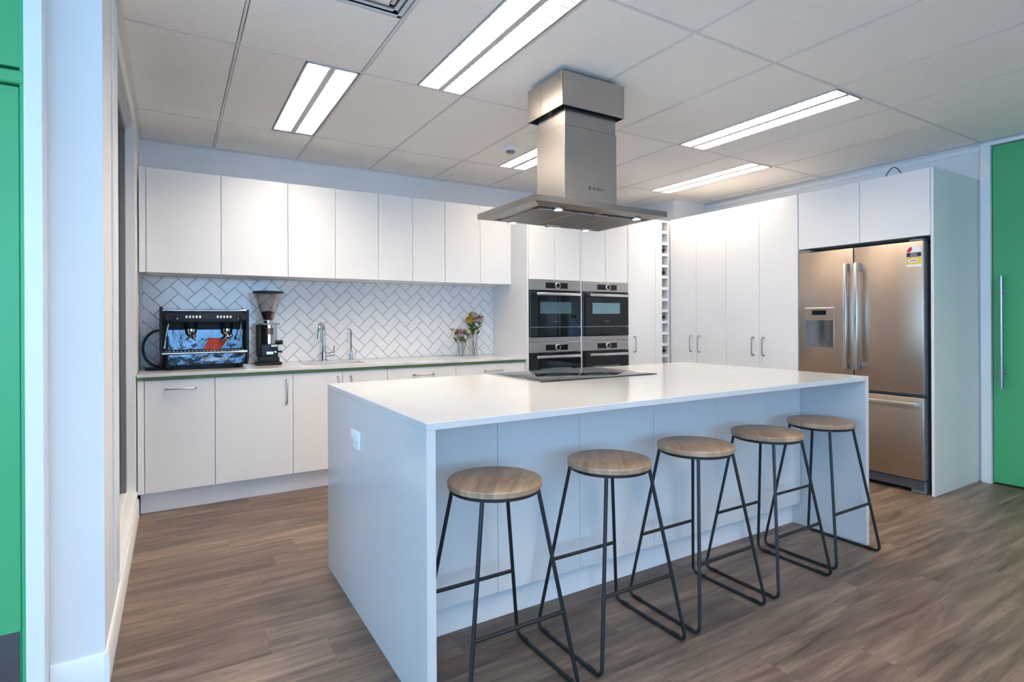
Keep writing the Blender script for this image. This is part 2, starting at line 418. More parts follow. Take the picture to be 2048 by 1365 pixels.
for i in range(len(xs) - 1):
    for j in range(len(ys) - 1):
        r = [xs[i] + TB, xs[i + 1] - TB, ys[j] + TB, ys[j + 1] - TB]
        hs = [h for h in holes if h[0] > xs[i] - .02 and h[1] < xs[i + 1] + .02 and h[2] > ys[j] - .02 and h[3] < ys[j + 1] + .02]
        if not hs:
            tm.box(*r, CZ + .001, CZ + .016); continue
        h = hs[0]
        if h[0] - r[0] > .03: tm.box(r[0], h[0] - .004, r[2], r[3], CZ + .001, CZ + .016)
        if r[1] - h[1] > .03: tm.box(h[1] + .004, r[1], r[2], r[3], CZ + .001, CZ + .016)
        if r[3] - h[3] > .03: tm.box(max(r[0], h[0]), min(r[1], h[1]), h[3] + .004, r[3], CZ + .001, CZ + .016)
        if h[2] - r[2] > .03: tm.box(max(r[0], h[0]), min(r[1], h[1]), r[2], h[2] - .004, CZ + .001, CZ + .016)
ceiling = struct(tm, 'ceiling', CTILE)
gm = MB()
for x in xs[1:-1]: gm.box(x - .0054, x + .0054, RY0, YB - .002, CZ - .001, CZ + .03)
for y in ys[1:-1]: gm.box(RX0, 5.128, y - .0054, y + .0054, CZ - .0008, CZ + .03)
gm.build('ceiling_grid', GRID, ceiling)
struct(MB().box(RX0 - .2, XR + .2, RY0 - .2, YB + .2, 2.80, 2.95), 'roof_slab', DARK)
struct(MB().box(XL, XL + .022, YP, YB, CZ - .012, CZ - .001, bev=.001).box(XL, 4.66, YB - .022, YB, CZ - .010, CZ - .001, bev=.001), 'trim_1', GRID)
struct(MB().box(XR - .012, XR, 1.735, 4.276, 2.462, CZ - .022, bev=.002), 'trim_2', TRIMW)
# baseboards
sk = [(0, 0), (0.013, 0), (0.013, 0.098), (0.006, 0.112), (0, 0.112)]
bb = MB().prism([(XL + a, z) for a, z in sk], 'Y', YP - .013, 4.20)
struct(bb, 'baseboard_left', TRIMW)
struct(MB().prism([(YP - a, z) for a, z in sk], 'X', -0.343, XL - .0002), 'baseboard_pier', TRIMW)
struct(MB().prism([(XR - a, z) for a, z in sk], 'Y', RY0, D2Y0 - .1), 'baseboard_right', TRIMW)

# window_1 : internal window in the left wall
w1 = struct(MB().box(XL - .045, XL - .002, WY0, WY0 + .02, WZ0, WZ1).box(XL - .045, XL + .0, WY1 - .012, WY1 + .001, WZ0, WZ1)
            .box(XL - .045, XL - .002, WY0, WY1, WZ1 - .012, WZ1), 'window_1', TRIMW)
MB().box(XL - .05, XL + .010, WY0 - .03, WY1, WZ0 - .022, WZ0, bev=.005, seg=2).build('sill', TRIMW, w1)
fr = MB().box(XL - .09, XL - .045, WY1 - .05, WY1 - .004, WZ0 + .012, WZ1 - .012, bev=.002).box(XL - .09, XL - .045, WY0, WY0 + .05, WZ0 + .012, WZ1 - .012, bev=.002)
fr.box(XL - .09, XL - .045, WY0, WY1, WZ1 - .05, WZ1 - .012, bev=.002)
fr.build('frame', GREYFR, w1)
MB().box(XL - .092, XL - .045, WY0, WY1 - .004, WZ0 - .01, WZ0 + .012, bev=.002).build('frame', TRIMW, w1)
MB().box(XL - .078, XL - .070, WY0 + .05, WY1 - .05, WZ0 + .012, WZ1 - .05).build('pane', GLASSBLK, w1)
MB().box(XL, XL + .008, WY0 - .19, WY0 + .0, WZ0, CZ - .012, bev=.002).build('architrave', TRIMW, w1)

# door_1 : green door left of the pier, with transom and kick plate
d1 = struct(MB().box(D1X0 + .0, D1X1, 2.262, 2.300, 0.008, 1.945, bev=.002), 'door_1', GREEN)
MB().box(D1X0, D1X1 + .004, 2.262, 2.300, 2.005, CZ - .002, bev=.002).build('transom_panel', GREEN, d1)
MB().box(D1X0, D1X1 + .016, 2.245, 2.30, 1.950, 1.990, bev=.004).box(D1X1 + .003, D1X1 + .016, 2.250, 2.30, 0, CZ - .002, bev=.002).build('door_stop', GREEN, d1)
MB().box(D1X0 + .01, D1X1 - .004, 2.259, 2.262, 0.012, 0.262).build('kick_plate', mat('kick_steel', (0.20, 0.20, 0.205), 0.35, 1.0, var=0.1), d1)
MB().box(-0.389, -0.344, 2.228, 2.45, 0, CZ - .002, bev=.002).build('door_frame', TRIMW, d1)
struct(MB().box(-1.31, -0.33, 2.45, 2.47, 0, 2.8).box(XR + .15, XR + .17, D2Y0 - .1, D2Y1 + .1, -.02, 2.8), 'door_backing', PAINT)  # unseen backing; the box behind the right door is added to block leaking light

# door_2 : full-height green door on the right wall
d2 = struct(MB().box(XR - .004, XR + .04, D2Y0, D2Y1, 0.012, D2Z - .006, bev=.002), 'door_2', GREEN)
fr = MB().box(XR - .03, XR + .1, D2Y1 + .006, D2Y1 + .066, 0, CZ - .012, bev=.002).box(XR - .03, XR + .1, D2Y0 - .066, D2Y0 - .006, 0, CZ - .012, bev=.002)
fr.box(XR - .03, XR + .1, D2Y0 - .006, D2Y1 + .006, D2Z + .0, CZ - .012, bev=.002)
fr.build('door_frame', TRIMW, d2)
hb = MB().cyl((XR - .064, 1.603, 0.708), (XR - .064, 1.603, 1.520), .0125, 18)
for z in (0.823, 1.407): hb.cyl((XR - .064, 1.603, z), (XR - .004, 1.603, z), .010, 14).cyl((XR - .010, 1.603, z), (XR - .004, 1.603, z), .016, 16)
hb.build('pull_handle', NICKEL, d2)

# ------------------------------------------------------------------ handles
def bow_handle(mb, axis, front, a, z, length, vertical, out=.030):
    """bar handle on a front plane. axis 'Y': plane y=front facing -Y, a is x.  axis 'X': plane x=front facing -X, a is y."""
    h = length / 2; pts = []
    prof = [(-h, 0.0), (-h, out * .7), (-h + .004, out * .9), (-h + .012, out), (h - .012, out), (h - .004, out * .9), (h, out * .7), (h, 0.0)]
    for t, d in prof:
        aa, zz = (a, z + t) if vertical else (a + t, z)
        pts.append((aa, front - d, zz) if axis == 'Y' else (front - d, aa, zz))
    mb.tube(pts, .0052, 10)
    for t in (-h, h):
        aa, zz = (a, z + t) if vertical else (a + t, z)
        if axis == 'Y': mb.cyl((aa, front - .003, zz), (aa, front, zz), .009, 12)
        else: mb.cyl((front - .003, aa, zz), (front, aa, zz), .009, 12)
    return mb

G = .0016   # half of the gap between fronts
def fr_box(axis, front, a0, a1, d0, d1, z0, z1):
    return (a0, a1, front + d0, front + d1, z0, z1) if axis == 'Y' else (front + d0, front + d1, a0, a1, z0, z1)
def cabinet(name, label, cat, group, axis, front, back, a0, a1, z0, z1, fronts, handle_kind='door', body_z=None):
    """fronts: (a0, a1, z0, z1, part name, handle tuple or None)"""
    ca = (a0 + a1) / 2; base = (ca, front, z0) if axis == 'Y' else (front, ca, z0)
    t = thing(name, label, cat, base, group)
    depth = back - front
    bz0, bz1 = body_z or (z0, z1)
    box('body', BODY, t, fr_box(axis, front, a0 + .0006, a1 - .0006, .021, depth - .002, bz0, bz1), bev=.001)
    for f in fronts:
        d = box(f[4], WHITE, t, fr_box(axis, front, f[0] + G, f[1] - G, 0, .019, f[2] + G, f[3] - G), bev=.0012)
        if f[5]:
            a, z, ln, vert = f[5]
            bow_handle(MB(), axis, front, a, z, ln, vert).build('handle', NICKEL, d)
    return t

# ------------------------------------------------------------------ base cabinets on the back wall
BZ0, BZ1 = .138, .849
base_specs = [
    (-0.157, 0.233, 'white pull-out base cabinet under the coffee machine, beside the left wall', [('drawer', -0.157, 0.233, BZ0, BZ1, (0.040, .788, .165, False))]),
    (0.233, 0.720, 'white single-door base cabinet with tall upright handle under the coffee grinder', [('door', 0.233, 0.720, BZ0, BZ1, (0.677, .722, .160, True))]),
    (0.720, 1.408, 'white two-door base cabinet under the sink and taps', [('door', 0.720, 1.066, BZ0, BZ1, (1.033, .725, .160, True)), ('door', 1.066, 1.408, BZ0, BZ1, (1.128, .725, .160, True))]),
    (1.408, 1.990, 'white drawer cabinet between the sink cabinet and the flower end', [('drawer', 1.408, 1.990, .60, BZ1, (1.706, .788, .165, False)), ('drawer', 1.408, 1.990, BZ0, .60, (1.706, .545, .165, False))]),
    (1.990, 2.664, 'white drawer cabinet under the flower vases, against the oven tower', [('drawer', 1.990, 2.664, .60, BZ1, (2.346, .788, .165, False)), ('drawer', 1.990, 2.664, BZ0, .60, (2.346, .545, .165, False))]),
]
for x0, x1, lab, fs in base_specs:
    t = cabinet('base_cabinet', lab, 'cabinet', 'base cabinets under the back worktop', 'Y', YF, YB, x0, x1, BZ0, BZ1,
                [(f[1], f[2], f[3], f[4], f[0], f[5]) for f in fs], body_z=(BZ0, .60 if '  ' in lab else .66))
    if x0 < 0:
        box('filler_panel', WHITE, t, (-0.194, -0.157 - G, YF, YF + .02, BZ0, BZ1), bev=.001)
        # the carcass above the sink level
kb = box('kickboard', mat('kickboard_white', (0.74, 0.74, 0.76), 0.4, var=0.01), None, (-0.183, 2.664, 4.238, 4.254, 0, .136), bev=.001)
tag(kb, 'long white kickboard under the back base cabinets', 'kickboard')

# worktop with sink cut-out
SX0, SX1, SY0, SY1 = 0.845, 1.300, 4.33, 4.60
t = thing('worktop', 'long white stone worktop along the tiled back wall', 'worktop', (1.23, 4.45, ZC))
wt = MB()
z0 = ZC - .021
wt.box(-0.196, SX0, 4.150, YB - .001, z0, ZC, bev=.0015).box(SX1, 2.664, 4.150, YB - .001, z0, ZC, bev=.0015)
wt.box(SX0, SX1, 4.150, SY0, z0, ZC, bev=0).box(SX0, SX1, SY1, YB - .001, z0, ZC, bev=0)
wt.build('slab', STONE, t)
tag(box('edge_strip', GREENEDGE, t, (-0.196, 2.664, 4.160, 4.26, .8505, .8695), bev=.001), 'green strip under the stone edge')
t = thing('sink', 'undermount steel sink set into the back worktop below the taps', 'sink', ((SX0 + SX1) / 2, (SY0 + SY1) / 2, ZC - .16))
bs = MB(); w = .0015; zb = ZC - .17
bs.box(SX0 - .012, SX0, SY0 - .012, SY1 + .012, zb, z0 - .0005).box(SX1, SX1 + .012, SY0 - .012, SY1 + .012, zb, z0 - .0005)
bs.box(SX0 - .012, SX1 + .012, SY0 - .012, SY0, zb, z0 - .0005).box(SX0 - .012, SX1 + .012, SY1, SY1 + .012, zb, z0 - .0005)
bs.box(SX0 - .012, SX1 + .012, SY0 - .012, SY1 + .012, zb - .012, zb)
bs.build('basin', STEEL, t)
MB().lathe([(.0, 0), (.038, 0), (.04, .002), (.0, .003)], ((SX0 + SX1) / 2, 4.47, zb), 24).build('drain', CHROME, t)

# mixer tap
t = thing('mixer_tap', 'large chrome gooseneck mixer tap behind the sink', 'tap', (1.045, 4.672, ZC))
mb = MB().lathe([(.026, 0), (.026, .006), (.021, .008), (.021, .062), (.017, .085), (.0125, .12)], (1.045, 4.672, ZC), 20)
pts = [(1.045, 4.672, ZC + .10), (1.044, 4.672, ZC + .245)]
for k in range(13):
    a = PI * k / 12
    pts.append((1.014 + .030 * math.cos(a), 4.672 - .055 + .055 * math.cos(a), ZC + .262 + .046 * math.sin(a)))
pts.append((.982, 4.560, ZC + .19))
mb.tube(pts, .0115, 12)
mb.cyl((.982, 4.560, ZC + .225), (.981, 4.560, ZC + .185), .0145, 14)
mb.build('spout', CHROME, t)
MB().cyl((1.060, 4.672, ZC + .052), (1.125, 4.665, ZC + .055), .017, 18).cyl((1.118, 4.665, ZC + .06), (1.128, 4.662, ZC + .125), .0045, 10).build('lever', CHROME, t)
# filter tap
t = thing('filter_tap', 'slim chrome filter tap right of the large mixer tap', 'tap', (1.265, 4.672, ZC))
mb = MB().lathe([(.020, 0), (.020, .004), (.012, .008), (.012, .035), (.0095, .075), (.006, .095)], (1.265, 4.672, ZC), 18)
pts = [(1.265, 4.672, ZC + .09), (1.265, 4.672, ZC + .225)]
for k in range(11):
    a = PI * k / 10
    pts.append((1.245 + .020 * math.cos(a), 4.640 + .032 * math.cos(a), ZC + .232 + .030 * math.sin(a)))
pts.append((1.224, 4.606, ZC + .215))
mb.tube(pts, .0055, 10).cyl((1.224, 4.606, ZC + .222), (1.2235, 4.605, ZC + .203), .0075, 12)
mb.build('spout', CHROME, t)
MB().cyl((1.272, 4.672, ZC + .048), (1.305, 4.668, ZC + .048), .008, 12).cyl((1.303, 4.668, ZC + .046), (1.305, 4.668, ZC + .082), .0035, 8).build('lever', CHROME, t)

# ------------------------------------------------------------------ herringbone splashback
SPX0, SPX1, SPZ0, SPZ1 = -0.188, 2.664, ZC, 1.5445
def clip(poly, f):
    out = []
    for i in range(len(poly)):
        p, q = poly[i], poly[(i + 1) % len(poly)]
        a, b = f(p), f(q)
        if a >= 0: out.append(p)
        if (a >= 0) != (b >= 0):
            s_ = a / (a - b); out.append((p[0] + (q[0] - p[0]) * s_, p[1] + (q[1] - p[1]) * s_))
    return out
sp = thing('tile_splashback', 'white herringbone tile splashback with grey grout above the back worktop', 'splashback', (1.238, YB, ZC))
box('grout', GROUT, sp, (SPX0, SPX1, YB - .004, YB - .0005, SPZ0 + .0005, SPZ1), bev=0)
tw = .0745; gg = .0017; c45 = math.sqrt(.5)
hb = MB(); OX, OZ = 1.1925, 1.530
for ix in range(-50, 60):
    for iy in range(-60, 60):
        k = (ix - iy) % 4
        if k == 0: r = (ix, iy, ix + 2, iy + 1)
        elif k == 2: r = (ix, iy - 1, ix + 1, iy + 1)
        else: continue
        a0, b0, a1, b1 = r[0] * tw + gg, r[1] * tw + gg, r[2] * tw - gg, r[3] * tw - gg
        P = [(a0, b0), (a1, b0), (a1, b1), (a0, b1)]
        P = [(OX + (a - b) * c45, OZ + (a + b) * c45) for a, b in P]
        if max(p[0] for p in P) < SPX0 or min(p[0] for p in P) > SPX1 or max(p[1] for p in P) < SPZ0 or min(p[1] for p in P) > SPZ1: continue
        for f in (lambda p: p[0] - SPX0, lambda p: SPX1 - p[0], lambda p: p[1] - SPZ0 - .001, lambda p: SPZ1 - p[1]):
            P = clip(P, f)
            if len(P) < 3: break
        if len(P) < 3: continue
        cx = sum(p[0] for p in P) / len(P); cz = sum(p[1] for p in P) / len(P)
        s1 = .0009
        def inset(p):
            d = math.hypot(p[0] - cx, p[1] - cz) or 1
            return (p[0] - (p[0] - cx) / d * s1, p[1] - (p[1] - cz) / d * s1)
        Q = [inset(p) for p in P]
        hb.ring_loft([[(p[0], YB - .004, p[1]) for p in P], [(p[0], YB - .0066, p[1]) for p in P], [(p[0], YB - .0074, p[1]) for p in Q]])
hb.build('tiles', TILE, sp, smooth=20)

# ------------------------------------------------------------------ wall cabinets
UZ0, UZ1 = 1.545, 2.243
up_specs = [((-0.153, 0.288, 0.729), 'white two-door wall cabinet above the coffee machine, beside the left wall'),
            ((0.729, 1.074, 1.414), 'white two-door wall cabinet directly above the taps'),
            ((1.414, 1.706, 2.001), 'narrow white two-door wall cabinet between those over taps and flowers'),
            ((2.001, 2.342, 2.664), 'white two-door wall cabinet above the flower vases, touching the oven tower')]
for (a, b, c), lab in up_specs:
    t = cabinet('wall_cabinet', lab, 'cabinet', 'wall cabinets above the splashback', 'Y', YU, YB, a, c, UZ0, UZ1,
                [(a, b, UZ0, UZ1, 'door', None), (b, c, UZ0, UZ1, 'door', None)], body_z=(UZ0 + .002, UZ1))
    if a < 0: box('filler_panel', WHITE, t, (-0.192, -0.153 - G, YU, YU + .02, UZ0, UZ1), bev=.001)

# ------------------------------------------------------------------ oven towers
TZ = 2.246
def oven_tower(x0, x1, lpanel, rpanel, label):
    t = thing('oven_cabinet', label, 'cabinet', ((x0 + x1) / 2, YT, 0), 'tall oven cabinets')
    mb = MB().box(lpanel[0], lpanel[1], YT, YB - .001, .0, TZ, bev=.0012).box(rpanel[0], rpanel[1], YT, YB - .001, .0, TZ, bev=.0012)
    mb.box(lpanel[1], rpanel[0], YT + .021, YB - .001, 1.59, TZ - .002)
    mb.box(lpanel[1], rpanel[0], YT + .021, YB - .001, .10, .468)
    mb.box(lpanel[1], rpanel[0], YT + .06, YT + .075, 0, .10)
    mb.box(lpanel[1], rpanel[0], 4.70, YB - .001, .468, 1.59)
    mb.build('body', WHITE, t)
    xm = (x0 + x1) / 2
    for a, b in ((x0, xm), (xm, x1)):
        box('door', WHITE, t, (a + G, b - G, YT, YT + .019, 1.582, TZ - .001), bev=.0012)
    d = box('drawer', WHITE, t, (x0 + G, x1 - G, YT, YT + .019, .104, .466), bev=.0012)
    bow_handle(MB(), 'Y', YT, xm, .41, .165, False).build('handle', NICKEL, d)
    return t
oven_tower(2.682, 3.250, (2.664, 2.680), (3.251, 3.263), 'tall white oven cabinet beside the worktop end, holding two ovens')
oven_tower(3.278, 3.846, (3.265, 3.277), (3.848, 3.856), 'tall white oven cabinet beside the narrow pantry, holding two ovens')

def oven(x0, x1, z0, z1, kind, label, win):
    t = thing('oven', label, 'oven', ((x0 + x1) / 2, YT - .012, z0), 'built-in ovens')
    W = x1 - x0; yf = YT - .014
    box('body', DARK, t, (x0 + .012, x1 - .012, YT + .02, 4.66, z0 + .006, z1 - .006), bev=.002)
    ch = .094
    ctop = z1
    if kind == 'lower':
        box('vent_trim', STEEL, t, (x0, x1, yf + .002, YT + .02, z1 - .042, z1), bev=.002); ctop = z1 - .045
    cp = box('control_panel', STEEL, t, (x0, x1, yf, YT + .02, ctop - ch, ctop), bev=.002)
    dx0, dx1 = x0 + W * .30, x0 + W * .735
    box('display', GLASSBLK, cp, (dx0, dx1, yf - .002, yf + .004, ctop - .076, ctop - .024), bev=.001)
    kx, kz = x0 + W * .525, ctop - .050
    MB().lathe([(.030, 0), (.030, -.010), (.027, -.014), (.021, -.014), (.0205, -.010), (.001, -.010)], (kx, yf - .002, kz), 28, 'Y').build('dial', ALU, cp)
    MB().lathe([(.0202, 0), (.0202, -.0125), (.001, -.013)], (kx, yf - .002, kz), 24, 'Y').build('dial_face', GLASSBLK, cp)
    dz1 = ctop - ch - .004
    dz0 = z0 + (.086 if kind == 'upper' else .004)
    d = box('door', GLASSBLK, t, (x0, x1, yf - .004, YT + .02, dz0 + .003, dz1), bev=.0025)
    hz = dz1 - .032
    h = MB().box(x0 + .045, x1 - .036, yf - .054, yf - .038, hz - .013, hz + .013, bev=.005, seg=2)
    h.cyl((x0 + .06, yf - .045, hz), (x0 + .06, yf - .004, hz), .008, 12).cyl((x1 - .055, yf - .045, hz), (x1 - .055, yf - .004, hz), .008, 12)
    h.build('handle', ALU, d)
    wh = (dz1 - dz0)
    box('window', win, d, (x0 + W * .19, x0 + W * .80, yf - .0048, yf - .002, dz0 + wh * .37, dz0 + wh * .69), bev=.0006)
    lettering('BOSCH', .018, INKW if False else GREY, d, face_mY((x0 + x1) / 2 + .0, yf - .0046, dz0 + wh * .15), 'lettering')
    if kind == 'upper':
        box('lower_panel', GLASSBLK, t, (x0, x1, yf - .004, YT + .02, z0 + .001, dz0 - .001), bev=.002)
        MB().box(x1 - .035, x1 - .004, yf - .006, yf, dz0 - .004, dz0 + .003).box(x0, x1, yf - .0052, yf, dz0 - .0015, dz0 + .0015).build('hinge_strip', ALU, t)
    return t
for x0, x1, side, w in ((2.684, 3.248, 'beside the worktop end', OVENWIN), (3.280, 3.844, 'beside the narrow pantry', OVENWIN_REFLECT)):
    oven(x0, x1, 1.068, 1.579, 'upper', 'built-in black glass oven, upper one in the tower ' + side, w)
    oven(x0, x1, .472, 1.064, 'lower', 'built-in black glass oven, lower one in the tower ' + side, OVENWIN)

# narrow pantry and filler to the corner
PX0, PX1 = 3.858, 4.233
t = cabinet('pantry_cabinet', 'narrow tall white pantry cabinet between the ovens and wine rack', 'cabinet', None, 'Y', YT, YB, PX0, PX1, 0, TZ,
            [(PX0, PX1, .104, TZ - .001, 'door', (3.932, .972, .150, True))], body_z=(.10, TZ - .002))
box('filler_panel', WHITE, t, (PX1 + G, 4.312, YT, YT + .02, .104, TZ - .001), bev=.001)
MB().box(PX0, 4.312, YT + .06, YT + .075, 0, .10).build('kickboard', WHITE, t)

# wine rack
post = box('corner_post', WHITE, None, (4.4185, 4.50, YT - .0005, YT + .02, 0, 2.246), bev=.001)
tag(post, 'narrow white filler post between the wine rack and the corner cabinets', 'filler panel')
WX0, WX1 = 4.314, 4.418
t = thing('wine_rack', 'tall narrow white wine rack of square cells in the corner', 'rack', ((WX0 + WX1) / 2, YT, 0))
mb = MB().box(WX0, WX0 + .014, YT, 4.45, 0, TZ - .001, bev=.001).box(WX1 - .004, WX1, YT, 4.45, 0, TZ - .001, bev=.001)
mb.box(WX0, WX1, 4.45, 4.466, 0, TZ - .001)
mb.build('side_panels', WHITE, t)
pitch = .1165; zt0 = 2.108
k = 0
sh = MB()
sh.box(WX0 + .014, WX1 - .004, YT, 4.45, zt0 + .117, TZ - .001, bev=.001)
zz = zt0
cells = []
while zz > .1:
    sh.box(WX0 + .014, WX1 - .004, YT + .001, 4.45, zz, zz + .029, bev=.001)
    cells.append(zz - pitch + .029); zz -= pitch
sh.box(WX0 + .014, WX1 - .004, YT + .001, 4.45, 0, max(.02, zz + .029), bev=.001)
sh.build('shelves', WHITE, t)
bproto = None
for n, (ci, lab) in enumerate(((1, 'dark wine bottle lying in the wine rack, topmost of four'), (3, 'dark wine bottle lying in the wine rack, second from the top'),
                               (7, 'dark wine bottle lying in the wine rack, third from the top'), (10, 'dark wine bottle lying in the wine rack, lowest of four'))):
    r = .0365; cxb = WX1 - .004 - r - .003; zc = cells[ci] + r + .0006
    if bproto is None:
        bproto = thing('wine_bottle', lab, 'bottle', (cxb, YT + .012, zc), 'bottles in the wine rack')
        MB().lathe([(.001, .008), (.0125, .008), (.0135, .07), (.0145, .10), (.026, .13), (r, .155), (r, .295), (r - .004, .30), (.001, .298)], (cxb, YT + .012, zc), 20, 'Y').build('glass_body', BOTTLE, bproto)
        MB().lathe([(.001, 0), (.0138, 0), (.0150, .004), (.0150, .060), (.001, .061)], (cxb, YT + .012, zc), 18, 'Y').build('capsule', FOIL, bproto)
    else:
        c = copy_tree(bproto); c.location = (cxb, YT + .012, zc); c['label'] = lab

# ------------------------------------------------------------------ tall cabinets on the right wall
RZ = 2.250
for (a, b, c), hs, lab in (((3.423, 3.768, 4.103), (3.73, 3.83), 'tall white two-door pantry cabinet in the corner next to the wine rack'),
                           ((2.716, 3.074, 3.423), (3.032, 3.134), 'tall white two-door pantry cabinet next to the fridge')):
    cabinet('tall_cabinet', lab, 'cabinet', 'tall cabinets on the right wall', 'X', XT, XR, a, c, 0, RZ,
            [(a, b, .104, RZ, 'door', (hs[0], .976, .155, True)), (b, c, .104, RZ, 'door', (hs[1], .976, .155, True))], body_z=(.0, RZ))
t = cabinet('overhead_cabinet', 'white two-door overhead cabinet above the steel fridge', 'cabinet', None, 'X', XT, XR, 1.771, 2.712, 1.786, RZ,
            [(1.771, 2.231, 1.786, RZ, 'door', None), (2.231, 2.712, 1.786, RZ, 'door', None)], body_z=(1.788, RZ))
ep = box('end_panel', WHITE, None, (XT, XR - .001, 1.752, 1.770, 0, RZ + .002), bev=.001)
tag(ep, 'full-height white end panel between the fridge and the green door', 'panel')

# cable loop lying on top of the tall cabinets
pts = []
for k in range(15):
    a = PI * k / 14
    pts.append((4.70 + .02 * math.sin(2 * a), 2.128 + .066 * math.cos(a), RZ + .004 + .115 * math.sin(a) ** .8))
cb = MB().tube([(4.72, 2.25, RZ + .004)] + pts + [(4.74, 1.98, RZ + .004)], .0035, 8).build('cable', BLACK, None, (4.70, 2.13, RZ))
tag(cb, 'thin dark loop of cable on top of the fridge cabinet', 'cable')

# ------------------------------------------------------------------ fridge
FX = 4.392; FY0, FYM, FY1 = 1.803, 2.262, 2.690
t = thing('fridge', 'large steel french-door fridge with water dispenser and bottom freezer', 'fridge', (4.75, 2.25, 0))
box('body', GREY, t, (FX + .075, 5.08, FY0 + .008, FY1 - .004, .05, 1.735), bev=.004)
def slab_door(name, y0, y1, z0, z1):
    return MB().box(FX, FX + .066, y0, y1, z0, z1, bev=.006, seg=2).build(name, FRIDGE, t)
dl = slab_door('door', FYM + .003, FY1, .690, 1.752)
dr = slab_door('door', FY0, FYM - .003, .690, 1.752)
dw = slab_door('freezer_drawer', FY0, FY1, .098, .668)
for d, z0, z1, y0 in ((dr, .690, 1.752, FY0), (dw, .098, .668, FY0)):
    box('edge_trim', ALU, d, (FX + .001, FX + .010, y0 - .0035, y0 + .0005, z0 + .002, z1 - .002), bev=.001)
    box('side_trim', GREY, d, (FX + .012, FX + .064, y0 - .0025, y0 + .0005, z0 + .004, z1 - .004), bev=.001)
    box('gasket', RUBBER, d, (FX + .066, FX + .075, y0 + .01, (FY1 if d is dw else FYM) - .012, z0 + .01, z1 - .01), bev=.002)
box('gasket', RUBBER, dl, (FX + .066, FX + .075, FYM + .012, FY1 - .012, .70, 1.742), bev=.002)
def fr_handle(parent, p0, p1, axis):
    m_ = MB()
    if axis == 'Z':
        y = p0[1]
        m_.box(FX - .062, FX - .036, y - .013, y + .013, p0[2], p1[2], bev=.004, seg=2)
    else:
        m_.box(FX - .062, FX - .036, p0[1], p1[1], p0[2] - .013, p0[2] + .013, bev=.004, seg=2)
    h = m_.build('handle', ALU, parent)
    e = MB()
    for q in (p0, p1):
        if axis == 'Z':
            s_ = 1 if q is p0 else -1
            e.box(FX - .040, FX + .001, q[1] - .0125, q[1] + .0125, q[2], q[2] + s_ * .052, bev=.004, seg=2)
        else:
            s_ = 1 if q is p0 else -1
            e.box(FX - .040, FX + .001, q[1], q[1] + s_ * .04, q[2] - .0125, q[2] + .0125, bev=.004, seg=2)
    e.build('bracket', mat('handle_bracket', (0.42, 0.46, 0.50), 0.3, 1.0, var=0.03), h)
fr_handle(dl, (0, FYM + .037, .832), (0, FYM + .037, 1.634), 'Z')
fr_handle(dr, (0, FYM - .041, .832), (0, FYM - .041, 1.634), 'Z')
fr_handle(dw, (0, FY0 + .025, .622), (0, FY1 - .025, .622), 'Y')
# dispenser
dp = box('dispenser', mat('dispenser_bezel', (0.47, 0.39, 0.325), 0.32, 1.0, var=0.03), dl, (FX - .004, FX + .01, 2.405, 2.642, .985, 1.305), bev=.002)
box('dispenser_recess', mat('dispenser_steel', (0.30, 0.33, 0.36), 0.22, 1.0, var=0.05), dp, (FX - .0048, FX + .004, 2.414, 2.632, .992, 1.208), bev=.0005) if False else None
rc = MB()
n = 12
prev = None
for k in range(n + 1):
    a = PI * k / n
    y = 2.523 - .106 * math.cos(a); x = FX - .0050 + .0001 + .0 * math.sin(a)
rc.box(FX - .0052, FX - .003, 2.414, 2.632, .992, 1.208)
disp_back = None
rc.bm.free()
def curved_recess():
    mb_ = MB(); rings = []
    for z in (.994, 1.206):
        rings.append([(FX - .0045 - .010 * math.sin(PI * k / 16) ** 1.0 * 0.6, 2.414 + .218 * k / 16, z) for k in range(17)] + [(FX - .002, 2.632, z), (FX - .002, 2.414, z)])
    mb_.ring_loft(rings)
    return mb_.build('dispenser_bay', mat('dispenser_steel', (0.24, 0.27, 0.30), 0.16, 1.0, var=0.05), dl, smooth=60)
curved_recess()
box('display', GLASSBLK, dl, (FX - .0058, FX - .003, 2.468, 2.580, 1.247, 1.284), bev=.0005)
# hinge covers and grille
box('hinge_cover', GREY, t, (FX + .01, FX + .12, FY0 + .005, FY0 + .09, 1.7525, 1.768), bev=.004)
box('hinge_cover', GREY, t, (FX + .01, FX + .12, FY1 - .09, FY1 - .005, 1.7525, 1.768), bev=.004)
MB().box(FX + .015, FX + .075, FY0 + .006, FY1 - .006, .028, .094, bev=.003).build('grille', mat('grille_grey', (0.06, 0.065, 0.075), 0.5, var=0.1), t)
box('foot', GREY, t, (FX + .02, FX + .10, FY0 + .002, FY0 + .09, .0, .090), bev=.006)
box('foot', GREY, t, (FX + .02, FX + .10, FY1 - .09, FY1 - .01, .0, .05), bev=.006)
# energy label
el = thing('energy_label', 'half-round energy rating sticker on the right fridge door', 'sticker', (FX, 1.862, 1.58))
ly0, ly1, lz0, lz1 = 1.812, 1.906, 1.575, 1.722
cyl_ = (ly0 + ly1) / 2; rr = (ly1 - ly0) / 2
pp = [(ly0, lz0), (ly1, lz0), (ly1, lz1 - rr)] + [(cyl_ + rr * math.cos(PI * k / 16), lz1 - rr + rr * math.sin(PI * k / 16)) for k in range(1, 16)] + [(ly0, lz1 - rr)]
MB().prism(pp, 'X', FX - .0010, FX - .0002).build('backing', LABELW, el)
MB().box(FX - .0014, FX - .0010, ly0 + .002, ly1 - .002, 1.645, 1.674).build('band', INK, el)
MB().box(FX - .0014, FX - .0010, ly0 + .002, ly1 - .002, 1.592, 1.643).build('panel', LABELY, el)
MB().box(FX - .0017, FX - .0014, ly0 + .022, ly1 - .014, 1.606, 1.630).build('number_box', LABELW, el)
nb = MB()
